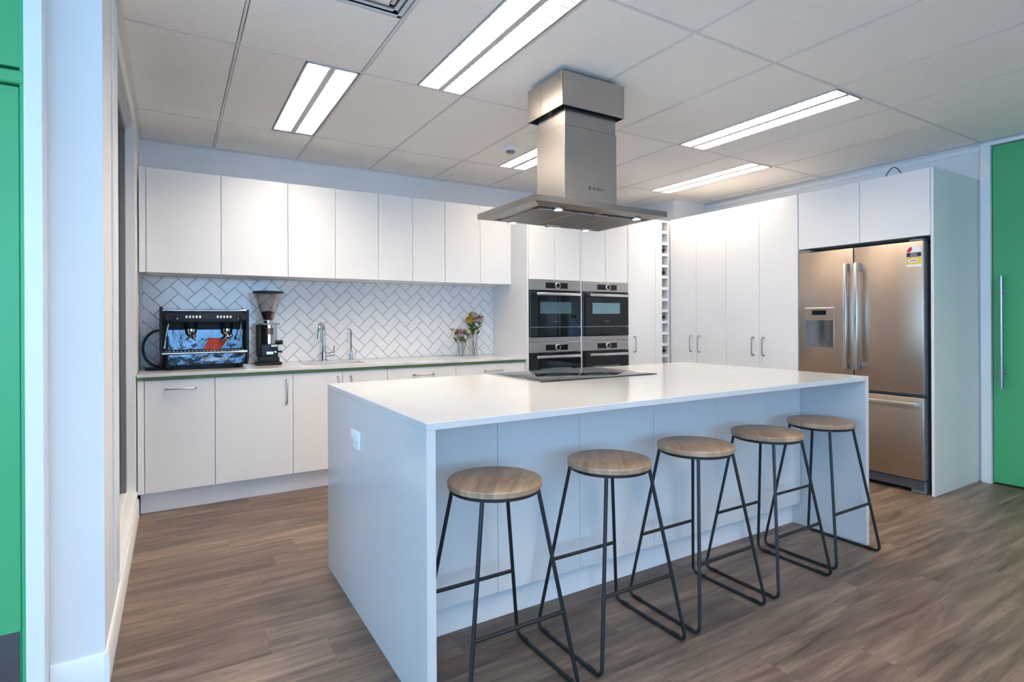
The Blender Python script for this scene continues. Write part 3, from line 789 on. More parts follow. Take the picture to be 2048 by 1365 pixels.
for k in range(4): nb.box(FX - .0020, FX - .0017, 1.841 + k * .010, 1.849 + k * .010, 1.614, 1.622)
nb.build('marks', LABELR, el)
st = [(cyl_ + rr * .97 * math.cos(a), lz1 - rr + rr * .97 * math.sin(a)) for a in (PI * .97, PI * .86, PI * .74, PI * .62)] + [(cyl_ + rr * .45 * math.cos(PI * .66), lz1 - rr + rr * .45 * math.sin(PI * .66)), (cyl_ + rr * .38, lz1 - rr + .002) if False else (cyl_ + rr * .45, lz1 - rr + .002)]
st = [(cyl_ + rr * .96 * math.cos(a), lz1 - rr + rr * .96 * math.sin(a)) for a in (PI * .02, PI * .14, PI * .26, PI * .38)] + [(cyl_ + rr * .5 * math.cos(PI * .38), lz1 - rr + rr * .5 * math.sin(PI * .38)), (cyl_ + rr * .5, lz1 - rr + .002)]
MB().prism(st, 'X', FX - .0014, FX - .0010).build('rating_arc', LABELR, el)
lettering('ENERGY\nRATING', .0115, LABELW, el, face_mX(FX - .0015, cyl_, 1.6590), 'lettering', depth=.0002)

# ------------------------------------------------------------------ island
t = thing('island_worktop', 'white stone island worktop with waterfall ends', 'worktop', ((IX0 + IX1) / 2, (IY0 + IY1) / 2, 0))
SL = .024; EP = .030
MB().box(IX0, IX1, IY0, IY1, IZ - SL, IZ, bev=.0018).build('top', STONE, t)
MB().box(IX0, IX0 + EP, IY0, IY1, 0, IZ - SL, bev=.0012).build('end_panel', STONE, t)
MB().box(IX1 - EP, IX1, IY0, IY1, 0, IZ - SL, bev=.0012).build('end_panel', STONE, t)
IF = 1.935
t = thing('island_cabinet', 'long white panelled island cabinet behind the bar stools', 'cabinet', ((IX0 + IX1) / 2, 2.35, 0))
ix0, ix1 = IX0 + EP + .001, IX1 - EP - .001
MB().box(ix0, ix1, IF + .02, 2.79, .125, IZ - SL - .0008).build('body', BODY, t)
MB().box(ix0, ix1, IF + .050, 2.74, 0, .124).build('kickboard', mat('island_kick', (0.78, 0.78, 0.79), 0.35, var=0.01), t)
gaps = [ix0, 1.105, 1.518, 1.968, 2.418, 2.826, ix1]
for a, b in zip(gaps[:-1], gaps[1:]):
    box('back_panel', WHITE, t, (a + G * .6, b - G * .6, IF, IF + .018, .128, IZ - SL - .001), bev=.001)
for a, b in zip([ix0, 1.31, 1.94, 2.56], [1.31, 1.94, 2.56, ix1]):
    d = box('drawer', WHITE, t, (a + G, b - G, 2.79, 2.808, .128, IZ - SL - .004), bev=.001)
# outlet on the end panel
t = thing('power_outlet', 'white double power outlet on the island end panel', 'outlet', (IX0, 2.312, .725))
MB().box(IX0 - .012, IX0 - .0002, 2.255, 2.370, .690, .764, bev=.004, seg=2).build('plate', LAMPW, t)
sw = MB()
for y in (2.282, 2.343):
    sw.box(IX0 - .015, IX0 - .012, y - .008, y + .008, .736, .752, bev=.001)
sw.build('switch', LAMPW, t)
so = MB()
for y in (2.282, 2.343):
    for dy, dz, rot in ((-.007, .006, .5), (.007, .006, -.5), (0, -.008, 0)):
        so.box(IX0 - .0126, IX0 - .0118, y + dy - .001, y + dy + .001, .712 + dz - .004, .712 + dz + .004)
so.build('socket_slots', GREY, t)

# cooktop
t = thing('cooktop', 'black glass induction cooktop on the island under the range hood', 'cooktop', (1.947, 2.548, IZ))
MB().box(1.548, 2.349, 2.284, 2.815, IZ + .0002, IZ + .0055, bev=.0022, seg=2).build('glass', GLASSBLK, t)
rg = MB()
def flat_ring(mb_, cx, cy, z, r, w, n=40):
    a = [mb_.bm.verts.new((cx + r * math.cos(2 * PI * k / n), cy + r * math.sin(2 * PI * k / n), z)) for k in range(n)]
    b = [mb_.bm.verts.new((cx + (r - w) * math.cos(2 * PI * k / n), cy + (r - w) * math.sin(2 * PI * k / n), z)) for k in range(n)]
    for k in range(n): mb_.bm.faces.new((a[k], a[(k + 1) % n], b[(k + 1) % n], b[k]))
for cx, cy, r in ((1.70, 2.67, .09), (1.70, 2.44, .075), (1.95, 2.60, .12), (2.20, 2.67, .075), (2.20, 2.44, .09)):
    flat_ring(rg, cx, cy, IZ + .0058, r, .002)
for k in range(9): rg.box(1.78 + k * .042, 1.80 + k * .042, 2.306, 2.310, IZ + .0055, IZ + .0059)
rg.build('cooking_zones', mat('zone_print', (0.22, 0.22, 0.23), 0.3, var=0.05), t)
for a in (1.545, 2.3485): MB().box(a, a + .0035, 2.283, 2.816, IZ + .0002, IZ + .006, bev=.001).build('side_trim', ALU, t)

# ------------------------------------------------------------------ range hood
HX0, HX1, HY0, HY1 = 1.470, 2.352, 2.205, 2.793
t = thing('range_hood', 'large steel island range hood hanging from the ceiling above the cooktop', 'hood', (1.911, 2.49, 1.79))
# canopy: thin edge and bevelled underside lip
ez1, ez0 = 1.817, 1.788
def rect(x0, x1, y0, y1, z): return [(x0, y0, z), (x1, y0, z), (x1, y1, z), (x0, y1, z)]
L1_ = .055
ZL = ez0 - .010
cn = MB().ring_loft([rect(HX0 + .02, HX1 - .02, HY0 + .02, HY1 - .02, ez1 + .004), rect(HX0, HX1, HY0, HY1, ez1), rect(HX0, HX1, HY0, HY1, ez0)])
cn.build('canopy', mat('canopy_dark_reflection', (0.31, 0.30, 0.285), 0.3, 1.0, var=0.05, vscale=9, stretch=(1, 1, 40)), t, smooth=10)  # darker steel copy: dark reflection on the canopy edge put into the colour
zb = ez0 - .010
MB().ring_loft([rect(HX0 + .002, HX1 - .002, HY0 + .002, HY1 - .002, ez0 - .0004), rect(HX0 + L1_, HX1 - L1_, HY0 + L1_, HY1 - L1_, zb)]).build('underside_lip', STEEL, t, smooth=10)
fx0, fx1, fy0, fy1 = HX0 + L1_ + .03, HX1 - L1_ - .03, HY0 + .155, HY1 - .145
MB().box(fx0 - .02, fx1 + .02, HY0 + L1_ + .012, HY0 + .135, zb - .001, zb + .004).box(fx0 - .02, fx1 + .02, HY1 - .125, HY1 - L1_ - .012, zb - .001, zb + .004).build('edge_slot', mat('slot_dark', (0.035, 0.034, 0.033), 0.4, 0.6, var=0.1), t)
w3 = (fx1 - fx0) / 3
for k in range(3):
    f_ = box('filter', FILTER, t, (fx0 + k * w3 + .005, fx0 + (k + 1) * w3 - .005, HY0 + .10, HY1 - .085, zb - .006, zb + .002), bev=.003)
    MB().box(fx0 + k * w3 + w3 * .3, fx0 + k * w3 + w3 * .7, HY1 - .13, HY1 - .115, zb - .009, zb - .005, bev=.001).build('latch', ALU, f_)
for y in (HY0 + .075, HY1 - .07):
    MB().box(1.905, 1.917, y - .03, y + .03, zb - .005, zb - .0005, bev=.001).build('divider', STEEL, t)
    for x in (1.66, 2.19):
        lp = MB().lathe([(.030, 0), (.030, -.005), (.024, -.006), (.001, -.006)], (x, y, zb - .0008), 24).build('lamp', CHROME, t)
        MB().lathe([(.021, 0), (.021, -.0015), (.001, -.002)], (x, y, zb - .0068), 20).build('bulb', HLAMP, lp)
CX0, CX1, CY0, CY1 = 1.730, 2.086, 2.320, 2.576
MB().box(CX0, CX1, CY0, CY1, ez1 + .002, 2.23, bev=.002).build('chimney', STEELV, t)
MB().box(CX0 + .004, CX1 - .004, CY0 + .004, CY1 - .004, 2.23, CZ - .0005, bev=.002).build('upper_chimney', STEELV, t)
VX0, VX1, VY0, VY1, VZ0, VZ1 = 1.700, 2.116, 2.292, 2.618, 2.318, 2.494
mb = MB()
mb.box(VX0, VX1, VY0, VY0 + .002, VZ0, VZ1).box(VX0, VX1, VY1 - .002, VY1, VZ0, VZ1)
mb.box(VX0, VX0 + .002, VY0, VY0 + .195, VZ0, VZ1).box(VX0, VX0 + .002, VY0 + .198, VY1, VZ0, VZ1).box(VX1 - .002, VX1, VY0, VY1, VZ0, VZ1)
mb.box(VX0 + .002, VX1 - .002, VY0 + .002, VY1 - .002, VZ1 - .003, VZ1 - .001)
mb.build('shroud', STEEL, t)
lettering('BOSCH', .021, INK, t, face_mY(1.952, CY0 - .0006, 1.918), 'lettering', spacing=1.05)
lg = MB(); n = 24
def vring(mb_, cx, y, cz, r, w):
    a = [mb_.bm.verts.new((cx + r * math.cos(2 * PI * k / n), y, cz + r * math.sin(2 * PI * k / n))) for k in range(n)]
    b = [mb_.bm.verts.new((cx + (r - w) * math.cos(2 * PI * k / n), y, cz + (r - w) * math.sin(2 * PI * k / n))) for k in range(n)]
    for k in range(n): mb_.bm.faces.new((a[k], a[(k + 1) % n], b[(k + 1) % n], b[k]))
vring(lg, 1.896, CY0 - .0008, 1.918, .0105, .002)
lg.box(1.888, 1.904, CY0 - .001, CY0 - .0004, 1.917, 1.919).box(1.8905, 1.8925, CY0 - .001, CY0 - .0004, 1.911, 1.925).box(1.8995, 1.9015, CY0 - .001, CY0 - .0004, 1.911, 1.925)
lg.build('logo', INK, t)

# ------------------------------------------------------------------ ceiling fittings
def ceiling_light(x0, x1, y0, y1, label, lampm):
    t = thing('ceiling_light', label, 'ceiling light', ((x0 + x1) / 2, (y0 + y1) / 2, CZ), 'recessed ceiling lights')
    e = .008; cb_ = .030
    xm = (x0 + x1) / 2
    hs = MB()
    hs.box(x0, x0 + e, y0, y1, CZ - .003, CZ + .075).box(x1 - e, x1, y0, y1, CZ - .003, CZ + .075)
    hs.box(x0, x1, y0, y0 + e, CZ - .003, CZ + .075).box(x0, x1, y1 - e, y1, CZ - .003, CZ + .075)
    hs.box(xm - cb_ / 2, xm + cb_ / 2, y0 + e, y1 - e, CZ - .002, CZ + .075)
    hs.box(x0, x1, y0, y1, CZ + .075, CZ + .082)
    hs.build('housing', HOUSE, t)
    for a, b in ((x0 + e, xm - cb_ / 2), (xm + cb_ / 2, x1 - e)):
        MB().box(a + .004, b - .004, y0 + e + .01, y1 - e - .01, CZ + .036, CZ + .040).build('lamp', lampm, t)
        lv = MB(); nl = 24
        for k in range(nl):
            y = y0 + e + (y1 - y0 - 2 * e) * (k + .5) / nl
            lv.box(a + .0005, b - .0005, y - .0032, y + .0032, CZ + .002, CZ + .015)
        lv.box(a, a + .002, y0 + e, y1 - e, CZ + .0, CZ + .034).box(b - .002, b, y0 + e, y1 - e, CZ + .0, CZ + .034)
        lv.build('louvre', LOUVRE, t)
    return t
for s_, lab in zip(LIGHTS + FILL_LIGHTS, ('recessed twin-tube ceiling light above the coffee machine side, nearest the left wall',
                                    'brightest recessed twin-tube ceiling light, left of the hood beside the air vent',
                                    'recessed twin-tube ceiling light right of the hood, the nearer one',
                                    'recessed twin-tube ceiling light by the tall corner cabinets, far right',
                                    'recessed twin-tube ceiling light partly hidden behind the hood chimney',
                                    'added unseen fill light behind the camera by the pier', 'added unseen fill light behind the camera above the stools aisle',
                                    'added unseen fill light behind the camera by the right door', 'added unseen fill light at the rear left windows', 'added unseen fill light at the rear middle window', 'added unseen fill light at the rear right')):
    ceiling_light(*s_, lab, LAMP if s_ in LIGHTS[:2] else LAMP2)
t = thing('ceiling_vent', 'square ceiling air vent with sloped slats at the top of the picture', 'air vent', (.559, 2.02, CZ))
x0, x1, y0, y1 = VENT
vm = MB()
for k in range(3):
    o = .004 + k * .026; z = CZ - .002 + k * .005
    xa, xb, ya, yb = x0 + o, x1 - o, y0 + o, y1 - o
    w_ = .017
    for bx_ in ((xa, xb, ya, ya + w_), (xa, xb, yb - w_, yb), (xa, xa + w_, ya, yb), (xb - w_, xb, ya, yb)):
        vm.box(*bx_, z, z + .003, bev=.0005)
vm.build('slats', mat('vent_grey', (0.62, 0.63, 0.64), 0.4, 0.0, var=0.03), t)
MB().box(x0 + .082, x1 - .082, y0 + .082, y1 - .082, CZ + .000, CZ + .006).build('centre_plate', CTILE, t)
MB().box(x0, x1, y0, y1, CZ + .022, CZ + .03).build('plenum', mat('plenum_grey', (0.30, 0.31, 0.32), 0.6), t)
t = thing('smoke_detector', 'small round white smoke detector on the ceiling left of the hood', 'smoke detector', (2.165, 3.577, CZ))
MB().lathe([(.058, 0), (.058, -.008), (.052, -.012), (.050, -.026), (.040, -.036), (.001, -.037)], (2.165, 3.577, CZ), 28).build('base', LAMPW, t)
MB().lathe([(.034, -.036), (.030, -.050), (.001, -.052)], (2.165, 3.577, CZ), 20).build('sensor', GREY, t)
sv = MB().lathe([(.048, 0), (.048, -.004), (.001, -.005)], (2.185, 3.27, CZ), 24).build('sprinkler_cover', LAMPW, None, (2.185, 3.27, CZ))
tag(sv, 'flat white disc on the ceiling beside the hood shroud', 'ceiling disc')

# ------------------------------------------------------------------ bar stools
def make_stool(label):
    t = thing('bar_stool', label, 'bar stool', (0, 0, 0), 'bar stools along the island')
    hx, hy = .205, .193; r = .0069; rz = .650; ra = .106
    st = MB().lathe([(.001, .658), (.156, .658), (.160, .661), (.161, .676), (.159, .680), (.154, .682), (.001, .682)], (0, 0, 0), 56)
    st.build('seat', SEATM, t, smooth=30)
    MB().tube([(.150 * math.cos(2 * PI * k / 48), .150 * math.sin(2 * PI * k / 48), .6525) for k in range(48)], .0058, 10, closed=True).build('seat_ring', BLACK, t)
    for sx in (-1, 1):
        for sy in (-1, 1):
            top = Vector((sx * ra, sy * ra, rz)); bot = Vector((sx * hx, sy * hy, r))
            d = (bot - top).normalized()
            pts = [top, top + (bot - top) * .5, bot - d * .035]
            p0 = bot - d * .035; p2 = Vector((sx * hx, sy * (hy - .035), r))
            for k in range(1, 6):
                u = k / 6
                pts.append(p0 * (1 - u) ** 2 + bot * 2 * u * (1 - u) + p2 * u * u)
            pts.append(p2)
            MB().tube(pts, r, 10).build('leg', BLACK, t)
        MB().tube([(sx * hx, -hy + .035, r), (sx * hx, hy - .035, r)], r, 10).build('runner', BLACK, t)
    for sy, z in ((-1, .255), (1, .270)):
        u = (rz - z) / (rz - r)
        x = ra + (hx - ra) * u; y = sy * (ra + (hy - ra) * u)
        MB().tube([(-x, y, z), (x, y, z)], r, 10).build('footrest', BLACK, t)
    for sx in (-1, 1):
        for sy in (-1, 1):
            y = sy * (hy - .055)
            MB().tube([(sx * hx, y - .016, r + .0012), (sx * hx, y + .016, r + .0012)], .0082, 10).build('glide', RUBBER, t)
    return t
stool_specs = [(.928, 1.645, 'round wooden bar stool on black wire legs at the power-outlet end of the island'),
               (1.434, 1.645, 'round wooden bar stool on black wire legs, second from the power-outlet end'),
               (1.923, 1.648, 'round wooden bar stool on black wire legs, middle of the five'),
               (2.428, 1.652, 'round wooden bar stool on black wire legs, second from the fridge end'),
               (2.925, 1.676, 'round wooden bar stool on black wire legs nearest the fridge')]
proto = None
for x, y, lab in stool_specs:
    s_ = make_stool(lab) if proto is None else copy_tree(proto)
    if proto is None: proto = s_
    s_['label'] = lab; s_.location = (x, y, 0)

# ------------------------------------------------------------------ coffee machine
MX, MY, MZ = -0.079, 4.335, ZC
t = thing('coffee_machine', 'two-group espresso machine with mirrored steel front on the back worktop', 'coffee machine', (MX + .268, MY + .18, MZ))
def mbx(name, m, par, x0, x1, y0, y1, z0, z1, bev=.002, seg=1): return box(name, m, par, (MX + x0, MX + x1, MY + y0, MY + y1, MZ + z0, MZ + z1), bev=bev, seg=seg)
MB().prism([(MY + .0, MZ + .076), (MY + .06, MZ + .020), (MY + .36, MZ + .020), (MY + .36, MZ + .425), (MY + .0, MZ + .425)], 'X', MX, MX + .017).build('side_panel', BLKPLASTIC, t)
MB().prism([(MY + .0, MZ + .076), (MY + .06, MZ + .020), (MY + .36, MZ + .020), (MY + .36, MZ + .408), (MY + .0, MZ + .408)], 'X', MX + .519, MX + .536).build('side_panel', BLKPLASTIC, t)
mbx('body', BLKPLASTIC, t, .017, .519, .16, .355, .030, .395)
mbx('control_panel', NAVY, t, .017, .519, .010, .16, .322, .396, .004, 2)
MB().tube([(MX + .017, MY + .008, MZ + .402), (MX + .519, MY + .008, MZ + .402)], .0075, 12).build('top_rail', CHROME, t)
mbx('top_cover', STEEL, t, .017, .519, .02, .355, .3965, .404, .002)
cp = t
kn = MB().lathe([(.026, 0), (.026, -.016), (.022, -.020), (.001, -.020)], (MX + .052, MY + .010, MZ + .357), 24, 'Y').build('steam_knob', BLKPLASTIC, t)
MB().lathe([(.024, 0), (.024, -.016), (.020, -.020), (.001, -.020)], (MX + .500, MY + .010, MZ + .357), 24, 'Y').build('steam_knob', BLKPLASTIC, t)
bt = MB()
for x0_ in (.148, .334):
    for k in range(5): bt.box(MX + x0_ + k * .020, MX + x0_ + k * .020 + .012, MY + .0075, MY + .0105, MZ + .350, MZ + .367, bev=.002)
bt.box(MX + .098, MX + .105, MY + .008, MY + .0105, MZ + .343, MZ + .350).box(MX + .466, MX + .473, MY + .008, MY + .0105, MZ + .343, MZ + .350)
bt.build('buttons', INKW, t)
mbx('mirror_back', MIRROR, t, .045, .512, .152, .160, .132, .270, .001)
mbx('drip_tray', BLKPLASTIC, t, .018, .518, .012, .16, .104, .126, .002)
gr = MB()
for k in range(22): gr.box(MX + .03 + k * .022, MX + .042 + k * .022, MY + .02, MY + .148, MZ + .126, MZ + .1285)
gr.build('tray_grate', STEEL, t)
MB().tube([(MX + .012, MY + .006, MZ + .115), (MX + .524, MY + .006, MZ + .115)], .0085, 12).build('tray_rail', CHROME, t)
lf = []
x0_, x1_, z0_, z1_, rr_ = MX + .046, MX + .512, MZ + .036, MZ + .104, .018
for cx, cz, a0 in ((x1_ - rr_, z0_ + rr_, -PI / 2), (x0_ + rr_, z0_ + rr_, PI)):
    for k in range(7):
        a = a0 + (PI / 2) * k / 6
        lf.append((cx + rr_ * math.cos(a), cz + rr_ * math.sin(a)))
    if a0 == -PI / 2: lf += [(x1_, z1_), (x0_, z1_)]
MB().prism(lf, 'Y', MY + .016, MY + .06).build('front_panel', MIRROR, t)
mbx('base', BLKPLASTIC, t, .030, .510, .062, .35, .018, .104, .003)
lettering('Vibiemme', .040, INKW, t, face_mY(MX + .315, MY + .0150, MZ + .070), 'lettering', shear=.35)
for x in (.055, .485):
    for y in (.07, .31):
        MB().lathe([(.020, 0), (.016, .020), (.001, .020)], (MX + x, MY + y, MZ), 18).build('foot', RUBBER, t)
for x in (.182, .402):
    g_ = MB().lathe([(.040, .322), (.038, .285), (.034, .276), (.001, .276)], (MX + x, MY + .085, MZ), 24).build('group_head', BLKPLASTIC, t)
    pf = MB().lathe([(.034, .276), (.035, .262), (.033, .246), (.026, .236), (.020, .228), (.001, .227)], (MX + x, MY + .085, MZ), 24)
    for sg in (-1, 1): pf.tube([(MX + x, MY + .075, MZ + .230), (MX + x + sg * .012, MY + .07, MZ + .214), (MX + x + sg * .028, MY + .07, MZ + .198)], [.008, .007, .006], 10)
    pf.build('portafilter', CHROME, g_)
    MB().tube([(MX + x + .006, MY + .060, MZ + .252), (MX + x + .009, MY - .01, MZ + .242), (MX + x + .012, MY - .080, MZ + .230)], [.008, .0125, .0145], 14).build('portafilter_handle', BLKPLASTIC, g_)
    MB().lathe([(.0075, 0), (.0075, -.003), (.001, -.005)], (MX + x + .012, MY - .080, MZ + .230), 14, 'Y').build('handle_cap', CHROME, g_)
MB().tube([(MX + .052, MY + .05, MZ + .322), (MX + .040, MY + .035, MZ + .26), (MX + .028, MY + .018, MZ + .165), (MX + .026, MY + .016, MZ + .150)], [.006, .006, .006, .008], 10).build('steam_wand', CHROME, t)
MB().tube([(MX + .490, MY + .05, MZ + .322), (MX + .486, MY + .035, MZ + .26), (MX + .474, MY + .018, MZ + .205), (MX + .470, MY + .016, MZ + .190)], [.006, .006, .006, .009], 10).build('steam_wand', CHROME, t)
hp = []
for k in range(21):
    a = PI * .5 + PI * k / 20
    hp.append((MX + .002 + .100 * math.cos(a) * 1.0, MY + .14, MZ + .145 + .123 * math.sin(a)))
MB().tube([(MX + .02, MY + .14, MZ + .268)] + hp + [(MX + .03, MY + .14, MZ + .022)], .0085, 10).build('hose', RUBBER, t)
tr = box('rubber_mat', BLKPLASTIC, None, (-0.165, -0.052, 4.47, 4.60, ZC + .0004, ZC + .0105), bev=.003)
tag(tr, 'flat black mat on the worktop left of the coffee machine', 'mat')
# added red sheet on the drip tray, standing in for a mirror reflection
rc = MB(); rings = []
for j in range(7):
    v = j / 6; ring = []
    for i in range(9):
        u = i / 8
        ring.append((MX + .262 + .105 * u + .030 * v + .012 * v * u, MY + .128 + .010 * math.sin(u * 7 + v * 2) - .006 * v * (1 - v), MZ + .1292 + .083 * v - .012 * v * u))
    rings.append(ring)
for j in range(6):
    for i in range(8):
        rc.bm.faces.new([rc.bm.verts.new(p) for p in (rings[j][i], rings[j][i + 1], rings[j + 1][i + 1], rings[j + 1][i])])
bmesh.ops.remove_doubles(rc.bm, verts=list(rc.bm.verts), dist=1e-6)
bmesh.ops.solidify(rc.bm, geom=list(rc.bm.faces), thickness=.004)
tag(rc.build('reflection_sheet', RED, None, (MX + .33, MY + .13, MZ + .1292), smooth=60), 'added red sheet standing in for a reflection in the coffee machine mirror', 'reflection_sheet')

# ------------------------------------------------------------------ coffee grinder
gx, gy = 0.612, 4.555
t = thing('coffee_grinder', 'black and chrome coffee grinder with clear bean hopper beside the espresso machine', 'coffee grinder', (gx, gy, ZC))
MB().box(gx - .088, gx + .085, gy - .085, gy + .10, ZC + .001, ZC + .020, bev=.005, seg=2).box(gx - .070, gx + .068, gy - .075, gy + .09, ZC + .020, ZC + .062, bev=.008, seg=2).build('base', BLKPLASTIC, t)
MB().box(gx - .055, gx + .060, gy - .062, gy + .085, ZC + .062, ZC + .152, bev=.006, seg=2).build('lower_body', NAVY, t)
MB().box(gx - .078, gx - .02, gy - .02, gy + .09, ZC + .062, ZC + .302, bev=.008, seg=2).build('motor_column', BLKPLASTIC, t)
MB().lathe([(.001, .150), (.050, .150), (.058, .160), (.058, .300), (.001, .300)], (gx + .004, gy - .010, ZC), 32).build('doser', CHROME, t)
MB().lathe([(.074, .300), (.074, .308), (.068, .313), (.001, .313)], (gx + .004, gy - .004, ZC), 32).build('top_plate', GREY, t)
a_ = []
wd = MB(); rings = []
for z in (.228, .276):
    rings.append([(gx + .004 + .0588 * math.sin(a), gy - .010 - .0588 * math.cos(a), ZC + z) for a in [(-.42 + .8 * k / 8) for k in range(9)]])
for i in range(8): wd.poly([rings[0][i], rings[0][i + 1], rings[1][i + 1], rings[1][i]])
wd.build('doser_window', mat('doser_window', (0.10, 0.055, 0.04), 0.15, var=0.2, vscale=80), t)
MB().box(gx + .006, gx + .054, gy - .085, gy - .045, ZC + .134, ZC + .152, bev=.003).build('doser_spout', STEEL, t)
MB().tube([(gx + .058, gy - .03, ZC + .165), (gx + .090, gy - .05, ZC + .168)], .017, 14).build('doser_lever', BLKPLASTIC, t)
MB().tube([(gx + .055, gy - .06, ZC + .098), (gx + .082, gy - .075, ZC + .098)], .008, 12).build('portafilter_fork', BLKPLASTIC, t)
MB().box(gx - .022, gx + .026, gy - .0645, gy - .062, ZC + .080, ZC + .100, bev=.0008).build('badge', ALU, t)
MB().lathe([(.008, 0), (.008, -.008), (.001, -.009)], (gx + .040, gy - .062, ZC + .096), 14, 'Y').build('switch', ALU, t)
MB().lathe([(.033, .313), (.033, .332), (.001, .332)], (gx, gy, ZC), 24).build('collar', CHROME, t)
hp = MB(); nn = 32
prof_o = [(.036, .334), (.042, .350), (.078, .460), (.104, .535)]; prof_i = [(.101, .535), (.075, .460), (.039, .352), (.033, .336)]
hp.lathe(prof_o + prof_i, (gx, gy, ZC), nn)
hp.build('hopper', HOPPER, t, smooth=50)
MB().lathe([(.001, .337), (.030, .337), (.036, .352), (.048, .392), (.040, .400), (.001, .408)], (gx, gy, ZC), 24).build('coffee_beans', BEANS, t)['kind'] = 'stuff'
MB().lathe([(.001, .536), (.107, .536), (.108, .540), (.106, .551), (.06, .555), (.001, .556)], (gx, gy, ZC), 36).build('lid', BLKPLASTIC, t)

# ------------------------------------------------------------------ flowers in glass vases
def vase(x, y, r, h, label):
    t = thing('glass_vase', label, 'vase', (x, y, ZC), 'glass vases on the worktop')
    MB().lathe([(.001, 0), (r * .9, 0), (r, .006), (r, h * .55), (r * .72, h * .78), (r * .72, h), (r * .66, h), (r * .66, h * .78), (r * .93, h * .54), (r * .93, .008), (.001, .006)], (x, y, ZC + .0004), 24).build('glass_body', CLEAR, t, smooth=50)
    return t
def bloom(mb_, c, r, n, tilt=0.0):
    c = Vector(c)
    for k in range(n):
        u = (k + .5) / n
        th = math.acos(1 - 1.35 * u); ph = k * 2.39996
        d = Vector((math.sin(th) * math.cos(ph), math.sin(th) * math.sin(ph), math.cos(th) * .75)).normalized()
        side = d.cross(Vector((0, 0, 1))); side = side.normalized() if side.length > .01 else Vector((1, 0, 0))
        upv = side.cross(d)
        L_ = r * random.uniform(.85, 1.1); w_ = r * .17
        b0 = c + d * r * .25; m0 = c + d * L_ * .7 + upv * L_ * .05; tp = c + d * L_ - upv * L_ * .06
        a = [mb_.bm.verts.new(p) for p in (b0 - side * w_ * .4, b0 + side * w_ * .4, m0 + side * w_, tp, m0 - side * w_)]
        mb_.bm.faces.new(a)
    mb_.sphere(c - Vector((0, 0, r * .1)), r * .62, (1, 1, .85), 12, 8)
def leaf(mb_, p, d, ln, w_):
    p = Vector(p); d = Vector(d).normalized(); s_ = d.cross(Vector((0, 0, 1))).normalized() * w_
    q = p + d * ln * .5 + Vector((0, 0, ln * .08)); e_ = p + d * ln
    a = [mb_.bm.verts.new(v) for v in (p, q + s_, e_, q - s_)]
    mid = mb_.bm.verts.new(q + Vector((0, 0, -.002)))
    for i in range(4): mb_.bm.faces.new((a[i], a[(i + 1) % 4], mid))
def flower(base, head, r, n, m, label, leaves, group):
    t = thing('flower', label, 'flower', base, group)
    b, h_ = Vector(base), Vector(head); mid = (b + h_) / 2 + Vector((.006, 0, 0))
    MB().tube([b, (b + mid) / 2 + Vector((.002, 0, 0)), mid, (mid + h_) / 2, h_], .0028, 8).build('stem', STEMG, t)
    bl = MB(); bloom(bl, head, r, n); bl.build('bloom', m, t, smooth=60)
    lf_ = MB()
    for k in range(leaves):
        u = .52 + .44 * k / max(1, leaves - 1); p = b.lerp(h_, u); a = k * 2.4 + r * 50
        leaf(lf_, p, (math.cos(a), math.sin(a) * .7, .55), .056 + .024 * random.random(), .018)
    if leaves: lf_.build('leaves', LEAF, t)
    return t
v1x, v1y = 2.225, 4.56
v2x, v2y = 2.375, 4.60
vase(v1x, v1y, .036, .132, 'small clear glass vase nearer the taps, holding a pale pink flower')
vase(v2x, v2y, .037, .200, 'taller clear glass vase beside the oven tower, holding yellow flowers')
gA, gB = 'flowers in the small vase', 'flowers in the taller vase'
flower((v1x + .018, v1y, ZC + .008), (v1x - .004, v1y, ZC + .208), .060, 120, PINK, 'pale pink bloom in the small vase', 16, gA)
flower((v1x - .008, v1y + .006, ZC + .008), (v1x - .078, v1y - .02, ZC + .236), .030, 40, CREAM, 'small cream bloom on the outer side of the small vase', 7, gA)
flower((v1x + .002, v1y - .012, ZC + .008), (v1x + .052, v1y - .05, ZC + .222), .031, 46, CREAM, 'cream bloom on the side of the small vase towards the ovens', 9, gA)
flower((v2x + .010, v2y, ZC + .008), (v2x - .052, v2y - .030, ZC + .330), .047, 100, YEL, 'bright yellow bloom in the taller vase', 18, gB)
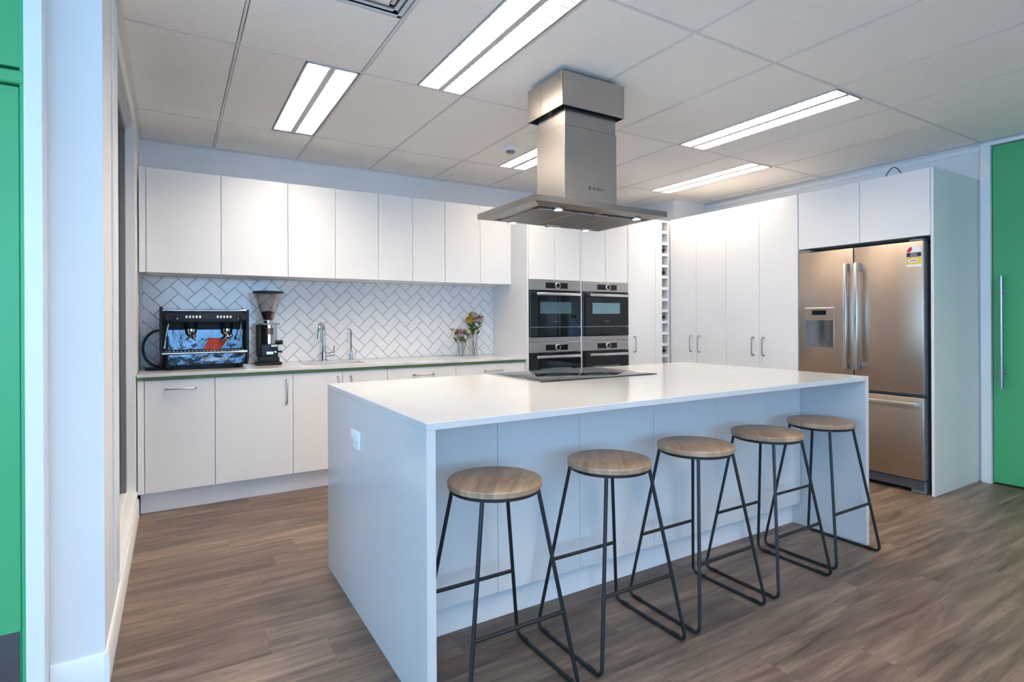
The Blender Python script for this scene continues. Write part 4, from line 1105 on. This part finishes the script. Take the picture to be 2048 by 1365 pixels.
flower((v2x - .008, v2y + .006, ZC + .008), (v2x + .004, v2y + .025, ZC + .380), .044, 80, CREAM, 'cream bloom at the top of the taller vase', 22, gB)
flower((v2x - .004, v2y - .010, ZC + .008), (v2x + .060, v2y - .012, ZC + .345), .044, 80, PINK, 'pale pink bloom in the taller vase', 16, gB)

# ------------------------------------------------------------------ world, daylight through the windows
w = bpy.data.worlds.new('sky'); SC.world = w; w.use_nodes = True
bg = w.node_tree.nodes['Background']
bg.inputs['Color'].default_value = (0.32, 0.62, 1.0, 1); bg.inputs['Strength'].default_value = 9.4
def portal(x, y, z, rot, sx, sy):
    l = bpy.data.lights.new('window_portal', 'AREA'); l.shape = 'RECTANGLE'; l.size = sx; l.size_y = sy
    l.cycles.is_portal = True
    o = bpy.data.objects.new('window_portal', l); COL.objects.link(o); o.location = (x, y, z); o.rotation_euler = rot
for (p0, p1, z0, z1) in wins_rear: portal((p0 + p1) / 2, RY0 - .12, (z0 + z1) / 2, (PI / 2, 0, 0), p1 - p0, z1 - z0)
for (p0, p1, z0, z1) in wins_side: portal(RX0 - .12, (p0 + p1) / 2, (z0 + z1) / 2, (PI / 2, 0, -PI / 2), p1 - p0, z1 - z0)

# ------------------------------------------------------------------ camera
cam = bpy.data.cameras.new('camera'); cam.sensor_width = 36.0; cam.sensor_fit = 'HORIZONTAL'
cam.lens = 1115.4 / 2048 * 36; cam.shift_y = (641.2 - 682.5) / 2048; cam.clip_start = .02
co = bpy.data.objects.new('camera', cam); COL.objects.link(co)
R = Matrix.Rotation(math.radians(-31.26), 4, 'Z') @ Matrix.Rotation(PI / 2, 4, 'X') @ Matrix.Rotation(-.0046, 4, 'Z')
co.matrix_world = Matrix.Translation((0, 0, 1.2158)) @ R
SC.camera = co
SC.view_settings.view_transform = 'Standard'; SC.view_settings.look = 'None'
SC.view_settings.gamma = 1.0; SC.view_settings.use_curve_mapping = False
SC.view_settings.exposure = 0.09
SC.cycles.max_bounces = 16; SC.cycles.diffuse_bounces = 12; SC.cycles.glossy_bounces = 6; SC.cycles.transparent_max_bounces = 12
